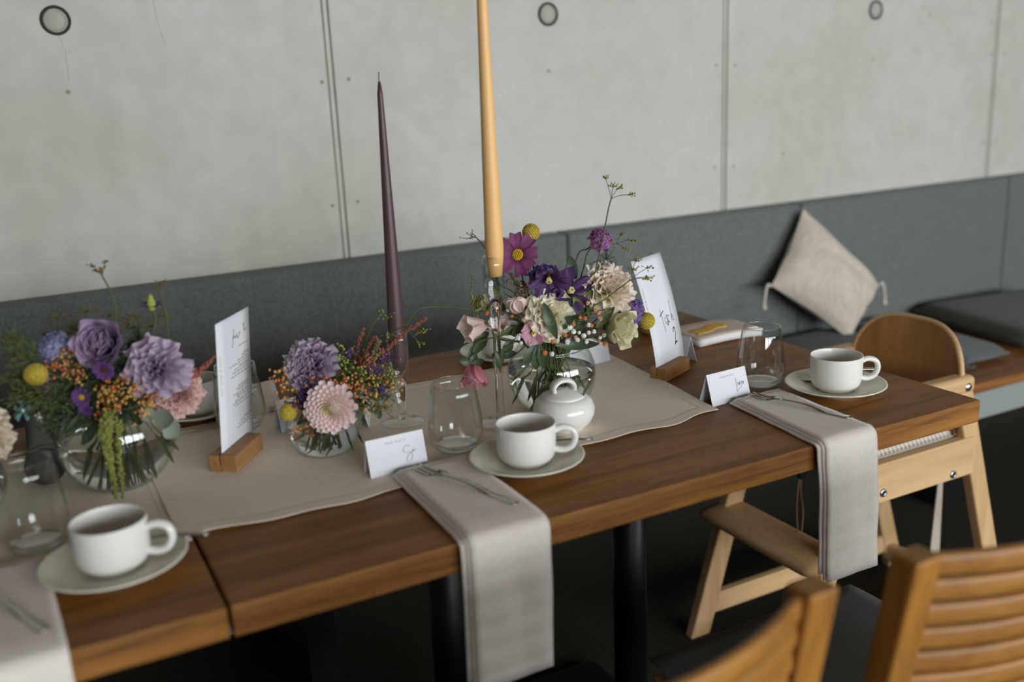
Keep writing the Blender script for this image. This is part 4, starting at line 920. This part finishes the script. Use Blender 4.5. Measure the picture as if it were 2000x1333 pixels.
dill('dill umbel reaching over the table number card', 'C', [(-0.5543, 0.3099, 0.9159), (-0.5212, 0.2929, 0.9417), (-0.4892, 0.2765, 0.9672)], [(-0.4788, 0.2711, 1.0018), (-0.4811, 0.2723, 0.9873), (-0.4610, 0.2620, 0.9879), (-0.4654, 0.2643, 0.9701), (-0.4684, 0.2545, 0.9744)])
dill('small dill umbel left of the yellow candle', 'C', [(-0.6388, 0.4208, 0.9207), (-0.6507, 0.4270, 0.9898), (-0.6641, 0.4338, 1.0225), (-0.6730, 0.4384, 1.0364)], [(-0.6814, 0.4428, 1.0452), (-0.6780, 0.4410, 1.0400), (-0.6863, 0.4453, 1.0371)], size=.0012, cnt=7)
dill('thin drooping dill stem reaching across to the brown candle', 'C', [(-0.6713, 0.4038, 0.9158), (-0.7231, 0.4080, 0.9337), (-0.7779, 0.4024, 0.9445), (-0.8020, 0.4035, 0.9405), (-0.8191, 0.4124, 0.9159)], [(-0.7970, 0.4010, 0.9065), (-0.7995, 0.4023, 0.8884), (-0.7949, 0.3887, 0.9103), (-0.8412, 0.4237, 0.9047)], size=.0016)
dill('tiny green umbel peeping out behind the brown candle', 'B', [(-0.9057, 0.3882, 0.8866), (-0.8851, 0.3776, 0.9333), (-0.8722, 0.3710, 0.9516)], [(-0.8697, 0.3697, 0.9593), (-0.8628, 0.3661, 0.9510), (-0.8658, 0.3677, 0.9465)], mat='umbel_green', size=.0013, cnt=6)
rg = random.Random(4)
florets('white and orange gypsophila sprig on the right of the bouquet', 'C', [(-0.5951, 0.3140, 0.8988), (-0.5914, 0.3065, 0.8889), (-0.5854, 0.3034, 0.9011), (-0.5798, 0.3006, 0.8942), (-0.5719, 0.2965, 0.8921), (-0.5744, 0.2978, 0.8805), (-0.5888, 0.3052, 0.8779), (-0.5630, 0.2975, 0.8854), (-0.5557, 0.2938, 0.8900), (-0.5484, 0.2901, 0.8913), (-0.5589, 0.2954, 0.8751), (-0.5373, 0.2899, 0.8795), (-0.5389, 0.2908, 0.8728), (-0.5275, 0.2905, 0.8676), (-0.5287, 0.2912, 0.8820)], ['floret_white', 'floret_white', 'floret_orange'])
florets('orange and white gypsophila sprig in the centre right of the bouquet', 'C', [(-0.5647, 0.3040, 0.9144), (-0.5769, 0.3047, 0.9045), (-0.5575, 0.3004, 0.9124), (-0.5527, 0.2979, 0.9013), (-0.5375, 0.3013, 0.9225), (-0.5340, 0.2995, 0.9173), (-0.5313, 0.2981, 0.9088), (-0.5547, 0.3102, 0.9301), (-0.5481, 0.3068, 0.9348), (-0.5790, 0.3058, 0.9080), (-0.5491, 0.2960, 0.9003), (-0.5772, 0.2992, 0.8848), (-0.6013, 0.3116, 0.8953)], ['floret_orange', 'floret_white', 'floret_peach', 'floret_orange'])
florets('white and orange gypsophila sprig around the pink rosebud', 'C', [(-0.6405, 0.3655, 0.9452), (-0.6342, 0.3623, 0.9382), (-0.6503, 0.3705, 0.9357), (-0.6588, 0.3749, 0.9404), (-0.6587, 0.3693, 0.9280), (-0.6556, 0.3620, 0.9188), (-0.6782, 0.3849, 0.9297), (-0.6872, 0.3895, 0.9234), (-0.6803, 0.3860, 0.9146), (-0.6536, 0.3385, 0.8797), (-0.6576, 0.3406, 0.8883), (-0.6090, 0.3156, 0.8790), (-0.6235, 0.3174, 0.8626), (-0.6135, 0.3123, 0.8604), (-0.6446, 0.3451, 0.9146)], ['floret_white', 'floret_orange', 'floret_peach'])
spike('bronze astilbe plume between the cosmos and the rosebud', 'C', [(-0.6229, 0.3789, 0.9260), (-0.6313, 0.3833, 0.9560), (-0.6406, 0.3880, 0.9816)], 'bronze', .013, 220, size=.0015)
spike('second bronze plume beside the dark clematis', 'C', [(-0.6168, 0.3646, 0.9235), (-0.6230, 0.3678, 0.9532), (-0.6311, 0.3719, 0.9720)], 'astilbe', .009, 130, size=.0014)
spike('pale green plume left of the glass holder', 'C', [(-0.6870, 0.4119, 0.8952), (-0.6982, 0.4177, 0.9385), (-0.6961, 0.4166, 0.9804)], 'umbel_green', .003, 60, size=.0013)
foliage('dark green leaves over the mouth of the large vase', 'C', [((-0.6248, 0.3124, 0.9449), (-0.6131, 0.2952, 0.8890)), ((-0.6048, 0.3134, 0.8980), (-0.5803, 0.2952, 0.9202)), ((-0.6307, 0.3267, 0.8768), (-0.6614, 0.3200, 0.8501)), ((-0.6293, 0.3260, 0.8742), (-0.6469, 0.3070, 0.8423)), ((-0.6265, 0.3245, 0.8732), (-0.6341, 0.3004, 0.8433)), ((-0.6056, 0.3138, 0.8730), (-0.5470, 0.2781, 0.8735)), ((-0.5755, 0.3208, 0.9379), (-0.5709, 0.3072, 0.8981)), ((-0.5406, 0.3029, 0.8773), (-0.4693, 0.2775, 0.8676)), ((-0.6732, 0.3598, 0.8699), (-0.6957, 0.3545, 0.8412)), ((-0.6572, 0.3629, 0.8793), (-0.6735, 0.3600, 0.8615)), ((-0.6508, 0.3595, 0.8577), (-0.6918, 0.3694, 0.8591)), ((-0.5415, 0.3146, 0.9257), (-0.5659, 0.3159, 0.8871)), ((-0.5515, 0.3535, 1.0045), (-0.5430, 0.3491, 0.9664))], w=.0085)
foliage('fresh green leaves between the blooms of the large bouquet', 'C', [((-0.6294, 0.3598, 0.9094), (-0.6615, 0.3538, 0.8904)), ((-0.6310, 0.3494, 0.8990), (-0.6902, 0.3686, 0.8944)), ((-0.5335, 0.3105, 0.9587), (-0.5472, 0.3063, 0.9113)), ((-0.6655, 0.4009, 0.9620), (-0.6572, 0.3853, 0.9214)), ((-0.5680, 0.3170, 0.9458), (-0.5595, 0.3014, 0.9225)), ((-0.5107, 0.2875, 0.9261), (-0.5366, 0.3009, 0.8940)), ((-0.5741, 0.3539, 0.9572), (-0.5715, 0.3300, 0.8936))], 'leaf_light', .007)
feather('feathery dill foliage at the back of the large bouquet', 'C', [(-0.6598, 0.4204, 0.9708), (-0.4890, 0.3326, 0.9997), (-0.5422, 0.3150, 0.8920), (-0.5901, 0.3284, 0.9304)], 'leaf', 20, .028)
foliage('long stems and blades under water in the large vase', 'C', [((-0.6298, 0.3487, 0.8308), (-0.6615, 0.3651, 0.7716)), ((-0.6199, 0.3324, 0.8330), (-0.6485, 0.3359, 0.7815)), ((-0.5981, 0.3212, 0.8318), (-0.5899, 0.3058, 0.7826)), ((-0.6322, 0.3612, 0.8326), (-0.6668, 0.3509, 0.8155)), ((-0.6090, 0.3268, 0.8324), (-0.6267, 0.3247, 0.7760)), ((-0.5856, 0.3260, 0.8327), (-0.5572, 0.3114, 0.7922)), ((-0.6272, 0.3362, 0.8334), (-0.6331, 0.3392, 0.7688)), ((-0.5783, 0.3223, 0.8323), (-0.5688, 0.3174, 0.7710)), ((-0.6017, 0.3231, 0.8320), (-0.5998, 0.3221, 0.7714))], 'stem', .003, bend=.04)

# ---- small bouquet with the dahlia
t, M = flower('carnation', 'lilac carnation above the pale pink dahlia', 'flower', 'B', (-0.9777, 0.3915, 0.8858), fdir(-.35, .45, .8), .0016); ruffle(t, M, 'p_lilac', .044, 40, .95, .12)
t, M = flower('dahlia', 'pale pink dahlia with cream centre at the front of the small bouquet', 'flower', 'B', (-0.9694, 0.3366, 0.8364), fdir(.03, .12, 1), .0018); dahlia(t, M, .0372)
t, M = flower('craspedia', 'yellow craspedia ball beside the pale pink dahlia', 'flower', 'B', (-1.0241, 0.3703, 0.8292), fdir(-.6, .2, .7), .0012); craspedia(t, M, .0128)
berries('orange berry sprig on the left of the small bouquet', 'B', [(-1.0235, 0.3925, 0.8710), (-1.0150, 0.3881, 0.8548), (-1.0126, 0.3757, 0.8380), (-1.0033, 0.3709, 0.8296), (-1.0237, 0.4039, 0.8760)], ['berry_yellow', 'berry_coral', 'berry_orange'], 16, .008, .0026)
berries('orange berry sprig around the pale pink dahlia', 'B', [(-1.0014, 0.3587, 0.8090), (-0.9986, 0.3685, 0.8451), (-0.9804, 0.3591, 0.8637), (-0.9571, 0.3584, 0.8674), (-0.9375, 0.3483, 0.8624), (-0.9248, 0.3418, 0.8538), (-0.9932, 0.3657, 0.7932)], ['berry_orange', 'berry_coral'], 16, .009, .0024)
berries('orange berry sprig on the right of the small bouquet', 'B', [(-0.9239, 0.3413, 0.8656), (-0.9189, 0.3275, 0.8447), (-0.9268, 0.3203, 0.8286), (-0.8776, 0.3400, 0.8517), (-0.9269, 0.3541, 0.8708), (-0.8971, 0.3388, 0.8652)], ['berry_orange', 'berry_coral', 'berry_yellow'], 14, .009, .0023)
for lab, hs in (('lime green sedum clusters at the back of the small bouquet', [(-0.9329, 0.3797, 0.9012), (-0.9345, 0.3693, 0.8866), (-0.9199, 0.3505, 0.8743), (-0.9389, 0.3828, 0.8937)]), ('lime green sedum clusters by the glass candle holder', [(-0.8971, 0.3500, 0.8639), (-0.8760, 0.3505, 0.8624), (-0.8879, 0.3453, 0.8499), (-0.8965, 0.3610, 0.8715)])):
    berries(lab, 'B', hs, ['umbel_green', 'umbel_green', 'leaf_light'], 34, .009, .0017, name='sedum_sprig')
for lab, hs in (('dark purple statice left of the pale pink dahlia', [(-1.0003, 0.3693, 0.8491), (-0.9941, 0.3662, 0.8590), (-1.0056, 0.3721, 0.8415)]), ('dark purple statice behind the pale pink dahlia', [(-0.9029, 0.3530, 0.8770), (-0.8930, 0.3479, 0.8740), (-0.9248, 0.3755, 0.9008)]), ('dark purple statice next to the glass candle holder', [(-0.8916, 0.3360, 0.8475), (-0.8747, 0.3610, 0.8892)])):
    V = VASES['B']; t = berries(lab, 'B', hs, ['p_purple', 'p_aster'], 30, .005, .0022, name='statice_sprig'); t['category'] = 'flower'
spike('long reddish astilbe plume crossing in front of the brown candle', 'B', [(-0.9162, 0.3599, 0.8793), (-0.8843, 0.3435, 0.9012), (-0.8558, 0.3288, 0.9269), (-0.8222, 0.3115, 0.9507)], 'astilbe', .006, 240, size=.0017)
spike('short reddish astilbe plume rising at the back of the small bouquet', 'B', [(-0.9134, 0.3809, 0.8737), (-0.9090, 0.3786, 0.9053), (-0.8986, 0.3733, 0.9348)], 'astilbe', .006, 130, size=.0017)
spike('middle reddish astilbe plume in the small bouquet', 'B', [(-0.9094, 0.3676, 0.8802), (-0.8986, 0.3621, 0.9073), (-0.8858, 0.3555, 0.9254)], 'astilbe', .006, 130, size=.0016)
spike('bushy reddish astilbe plume beside the brown candle', 'B', [(-0.9059, 0.3545, 0.8826), (-0.8907, 0.3468, 0.9054), (-0.8876, 0.3451, 0.9217)], 'bronze', .009, 150, size=.0016)
feather('fine green foliage drooping towards the glass candle holder', 'B', [(-0.8789, 0.3407, 0.8334), (-0.8871, 0.3449, 0.8137), (-0.8994, 0.3400, 0.8335), (-0.9138, 0.3361, 0.8215)], 'leaf_light', 26, .02)
feather('dark fine foliage filling the small bouquet', 'B', [(-0.9254, 0.3646, 0.8479), (-0.9578, 0.3813, 0.8657), (-1.0003, 0.4031, 0.8440), (-0.9045, 0.3539, 0.8548), (-0.9941, 0.3774, 0.8259)], 'leaf', 30, .026)
foliage('dark leaves inside the small bouquet', 'B', [((-0.9591, 0.3819, 0.8498), (-0.9214, 0.3513, 0.8546)), ((-0.9463, 0.3753, 0.8411), (-0.9132, 0.3358, 0.8294)), ((-0.9747, 0.3899, 0.8266), (-1.0121, 0.3754, 0.8062)), ((-0.8973, 0.3501, 0.8142), (-0.8935, 0.3482, 0.7994))], 'leaf', .006)
foliage('green stems and blades under water in the small vase', 'B', [((-0.9831, 0.3718, 0.7973), (-1.0152, 0.3883, 0.7789)), ((-0.9724, 0.3550, 0.8001), (-0.9872, 0.3570, 0.7625)), ((-0.9591, 0.3482, 0.7993), (-0.9795, 0.3586, 0.7562)), ((-0.9521, 0.3446, 0.8029), (-0.9418, 0.3393, 0.7622)), ((-0.9327, 0.3571, 0.7952), (-0.9196, 0.3616, 0.7624)), ((-0.9658, 0.3516, 0.7997), (-1.0026, 0.3706, 0.7615))], 'stem', .002, bend=.02)

# ---- large bouquet at the near end
t, M = flower('lavender_rose', 'large lavender rose with violet heart', 'flower', 'A', (-1.2505, 0.4153, 0.9603), fdir(-.1, .35, .93), .0020); rose(t, M, 'p_lavender', .047, 24, 46, .04, .24)
t, M = flower('lisianthus', 'large ruffled lilac lisianthus beside the lavender rose', 'flower', 'A', (-1.1929, 0.3744, 0.9237), fdir(.15, .3, .93), .0018); ruffle(t, M, 'p_lilac', .044, 26, 1, .12)
t, M = flower('carnation', 'fluffy salmon pink carnation behind the menu card stand', 'flower', 'A', (-1.1712, 0.3857, 0.8852), fdir(.6, .1, .75), .0016); ruffle(t, M, 'p_pinkfluff', .036, 60, 1, .16)
t, M = flower('scabiosa', 'pale blue scabiosa on the left of the lavender rose', 'flower', 'A', (-1.3133, 0.4475, 0.9580), fdir(-.15, .5, .85), .0012); scabiosa(t, M, .0215, 'p_scab_blue', 80, .55, .55)
t, M = flower('craspedia', 'yellow craspedia ball over a mauve bloom', 'flower', 'A', (-1.3401, 0.4163, 0.9328), fdir(-.5, .3, .7), .0012); craspedia(t, M, .0150)
t, M = flower('mauve_daisy', 'mauve bloom under the yellow craspedia ball', 'flower', 'A', (-1.3393, 0.4328, 0.9171), fdir(-.2, .1, .95), .0012); daisy(t, M, .021, 'p_scab_pink', 12, .26, 'dark_centre')
t, M = flower('aster', 'violet aster with yellow eye below the lavender rose', 'flower', 'A', (-1.2906, 0.3909, 0.8987), fdir(-.1, .1, 1), .0010); daisy(t, M, .0145, 'p_aster', 11, .22, 'stamen', .3)
t, M = flower('aster', 'purple aster tucked under the lavender rose', 'flower', 'A', (-1.2588, 0.3858, 0.9327), fdir(-.05, -.3, .95), .0010); daisy(t, M, .0160, 'p_aster', 10, .30, 'dark_centre', .3)
t, M = flower('aster', 'small purple aster between the orange berries', 'flower', 'A', (-1.2882, 0.3896, 0.8813), fdir(.1, -.4, .9), .0010); daisy(t, M, .0100, 'p_aster', 9, .25, 'dark_centre', .25)
t, M = flower('blue_star', 'light blue star flower near the microphone', 'flower', 'A', (-1.3622, 0.4277, 0.8839), fdir(-.3, .2, .9), .0010); daisy(t, M, .0155, 'p_bluestar', 5, .24, 'floret_white', .14)
t, M = flower('white_star', 'small white star flower beside the blue one', 'flower', 'A', (-1.3442, 0.4184, 0.8735), fdir(-.3, .0, .9), .0010); daisy(t, M, .0075, 'p_ivory', 5, .3, 'floret_white', .2)
t, M = flower('aster_bud', 'green aster bud with purple petals standing above the bouquet', 'flower', 'A', (-1.1846, 0.4151, 1.0020), fdir(.05, 1, .1), .0012); daisy(t, M, .0150, 'p_aster', 7, .25, 'umbel_green', .4, notch=0); MB().lathe([(0, -.006), (.005, -.003), (.006, .006), (.003, .016), (0, .019)], 12).build('bud', 'umbel_green', t, M=M)
dill('brown dill umbel standing against the concrete wall', 'A', [(-1.2354, 0.4300, 0.9634), (-1.2291, 0.4267, 1.0064), (-1.2341, 0.4293, 1.0338), (-1.2394, 0.4320, 1.0496)], [(-1.2508, 0.4379, 1.0650), (-1.2329, 0.4287, 1.0703), (-1.2383, 0.4314, 1.0622), (-1.2468, 0.4358, 1.0584), (-1.2401, 0.4267, 1.0575)], 'umbel_brown', cnt=6, spread=.003, size=.0016)
dill('green dill stalk beside the aster bud', 'A', [(-1.1772, 0.4225, 0.9257), (-1.1668, 0.4172, 0.9697), (-1.1687, 0.4181, 1.0064), (-1.1705, 0.4191, 1.0224)], [(-1.1675, 0.4175, 1.0366), (-1.1723, 0.4200, 1.0282), (-1.1686, 0.4181, 0.9860), (-1.1669, 0.4172, 1.0308)], 'umbel_brown', cnt=6)
for lab, base, rays in (('ochre dill umbel behind the pale blue scabiosa', (-1.2972, 0.4730, 0.9422), [(-1.3198, 0.4846, 0.9692), (-1.3034, 0.4762, 0.9953), (-1.2930, 0.4708, 0.9714), (-1.2795, 0.4639, 0.9780), (-1.3162, 0.4828, 0.9595)]), ('ochre dill umbel behind the lavender rose', (-1.2641, 0.4672, 0.9453), [(-1.2661, 0.4682, 0.9999), (-1.2355, 0.4525, 0.9925), (-1.2746, 0.4726, 0.9843), (-1.2848, 0.4779, 0.9790)]), ('ochre dill umbel behind the lilac lisianthus', (-1.2083, 0.4497, 0.9473), [(-1.2150, 0.4532, 0.9848), (-1.2015, 0.4462, 0.9856), (-1.2094, 0.4503, 0.9734), (-1.1827, 0.4366, 0.9727), (-1.1695, 0.4298, 0.9861), (-1.2174, 0.4544, 0.9761)])):
    dill(lab, 'A', [Vector(base)-UP*.03, base], rays, 'umbel_brown', cnt=20, spread=.008, size=.0013)
for lab, hs, mm in (('orange berry sprig below the pale blue scabiosa', [(-1.2922, 0.4254, 0.9557), (-1.3007, 0.4186, 0.9445), (-1.3136, 0.4252, 0.9402), (-1.2901, 0.4131, 0.9331), (-1.2949, 0.4099, 0.9240)], ['berry_orange', 'berry_coral', 'berry_yellow']), ('orange berry sprig below the lavender rose', [(-1.2416, 0.3769, 0.9153), (-1.2559, 0.3730, 0.9083), (-1.2523, 0.3712, 0.8901), (-1.2664, 0.3784, 0.8981), (-1.2666, 0.3729, 0.8781)], ['berry_orange', 'berry_yellow', 'berry_orange']), ('golden berry sprig below the lilac lisianthus', [(-1.2314, 0.3604, 0.9105), (-1.2164, 0.3527, 0.8846), (-1.2085, 0.3543, 0.8934), (-1.2184, 0.3538, 0.8688), (-1.2392, 0.3645, 0.8966)], ['berry_yellow', 'berry_orange', 'berry_yellow'])):
    berries(lab, 'A', hs, mm, 24, .008, .0022)
spike('salmon amaranth spike pointing at the menu card', 'A', [(-1.1662, 0.3944, 0.8857), (-1.1451, 0.3835, 0.9033), (-1.1182, 0.3697, 0.9292)], 'astilbe', .007, 200, size=.0021)
spike('green hanging amaranth tassel falling over the vase front', 'A', [(-1.2604, 0.3641, 0.8829), (-1.2701, 0.3410, 0.8631), (-1.2725, 0.3388, 0.8214), (-1.2710, 0.3448, 0.7641)], 'amaranth', .0085, 620, name='hanging_amaranth', size=.0026, start=.12, twist=.5)
spike('second green amaranth tassel beside the hanging one', 'A', [(-1.2536, 0.3606, 0.8754), (-1.2588, 0.3340, 0.8415), (-1.2636, 0.3432, 0.7628)], 'amaranth', .006, 260, name='hanging_amaranth', size=.0022, start=.1, twist=.5)
for t in [o for o in bpy.data.objects if o.name.startswith('hanging_amaranth')]: pass
foliage('round grey-green eucalyptus leaves on the vase rim', 'A', [((-1.2131, 0.3510, 0.8627), (-1.1869, 0.3263, 0.8660)), ((-1.1976, 0.3543, 0.8512), (-1.1809, 0.3457, 0.8355)), ((-1.2083, 0.3485, 0.8769), (-1.2206, 0.3437, 0.8628))], 'leaf_grey', .014, bend=.1)
feather('soft green foliage on the left of the large near bouquet', 'A', [(-1.3596, 0.4376, 0.9609), (-1.3711, 0.4435, 0.9260), (-1.3538, 0.4233, 0.9029), (-1.3683, 0.4308, 0.9073), (-1.3282, 0.4102, 0.8907), (-1.3684, 0.4534, 0.9801), (-1.3340, 0.4244, 0.9096)], 'leaf_light', 34, .034, .0006)
feather('dark green foliage filling the large near bouquet', 'A', [(-1.2733, 0.4157, 0.9150), (-1.3064, 0.4215, 0.9052), (-1.2265, 0.4029, 0.9315), (-1.2063, 0.4262, 0.9594), (-1.3007, 0.4073, 0.8642), (-1.3264, 0.4093, 0.8616), (-1.2701, 0.3916, 0.8625), (-1.2448, 0.3898, 0.8578)], 'leaf', 40, .036, .0007)
foliage('dark leaves between the blooms of the large near bouquet', 'A', [((-1.2217, 0.4229, 0.9480), (-1.2045, 0.4253, 0.9740)), ((-1.3101, 0.4346, 0.9170), (-1.2875, 0.4005, 0.9143)), ((-1.2345, 0.3957, 0.9274), (-1.2279, 0.3699, 0.9038)), ((-1.2804, 0.3969, 0.8777), (-1.3156, 0.3925, 0.8571)), ((-1.2763, 0.3947, 0.8629), (-1.3009, 0.3737, 0.8381)), ((-1.2942, 0.4152, 0.9045), (-1.2633, 0.3881, 0.9129)), ((-1.3331, 0.4240, 0.8951), (-1.3112, 0.4014, 0.8826)), ((-1.2316, 0.3718, 0.8750), (-1.2271, 0.3470, 0.8595)), ((-1.2994, 0.4404, 0.9428), (-1.2723, 0.4152, 0.9222))], 'leaf', .0075)
foliage('stems and blades under water in the near vase', 'A', [((-1.2793, 0.3963, 0.8409), (-1.2994, 0.4179, 0.7783)), ((-1.2362, 0.3742, 0.8386), (-1.2422, 0.3772, 0.7828)), ((-1.2239, 0.3678, 0.8379), (-1.2242, 0.3792, 0.7741)), ((-1.2101, 0.3720, 0.8374), (-1.1894, 0.3726, 0.7874)), ((-1.2016, 0.3901, 0.8300), (-1.1769, 0.3999, 0.7948)), ((-1.2485, 0.3805, 0.8392), (-1.2530, 0.3715, 0.7911)), ((-1.2260, 0.3802, 0.8345), (-1.2136, 0.3850, 0.7657))], 'stem_dark', .0035, bend=.03)

# ---- bloom at the frame edge
t, M = flower('peony', 'ivory ruffled bloom in the small vase at the end of the runner', 'flower', 'D', (-1.4161, 0.4116, 0.8669), fdir(.2, .3, .9), .0018); ruffle(t, M, 'p_ivory', .040, 50, 1, .14)
foliage('green stems in the vase of the ivory bloom', 'D', [((-1.4163, 0.3892, 0.8373), (-1.4009, 0.3812, 0.7936)), ((-1.4105, 0.3862, 0.8370), (-1.4138, 0.3766, 0.7805)), ((-1.4234, 0.4153, 0.8302), (-1.4285, 0.3842, 0.8696))], 'stem_dark', .004, bend=.03)
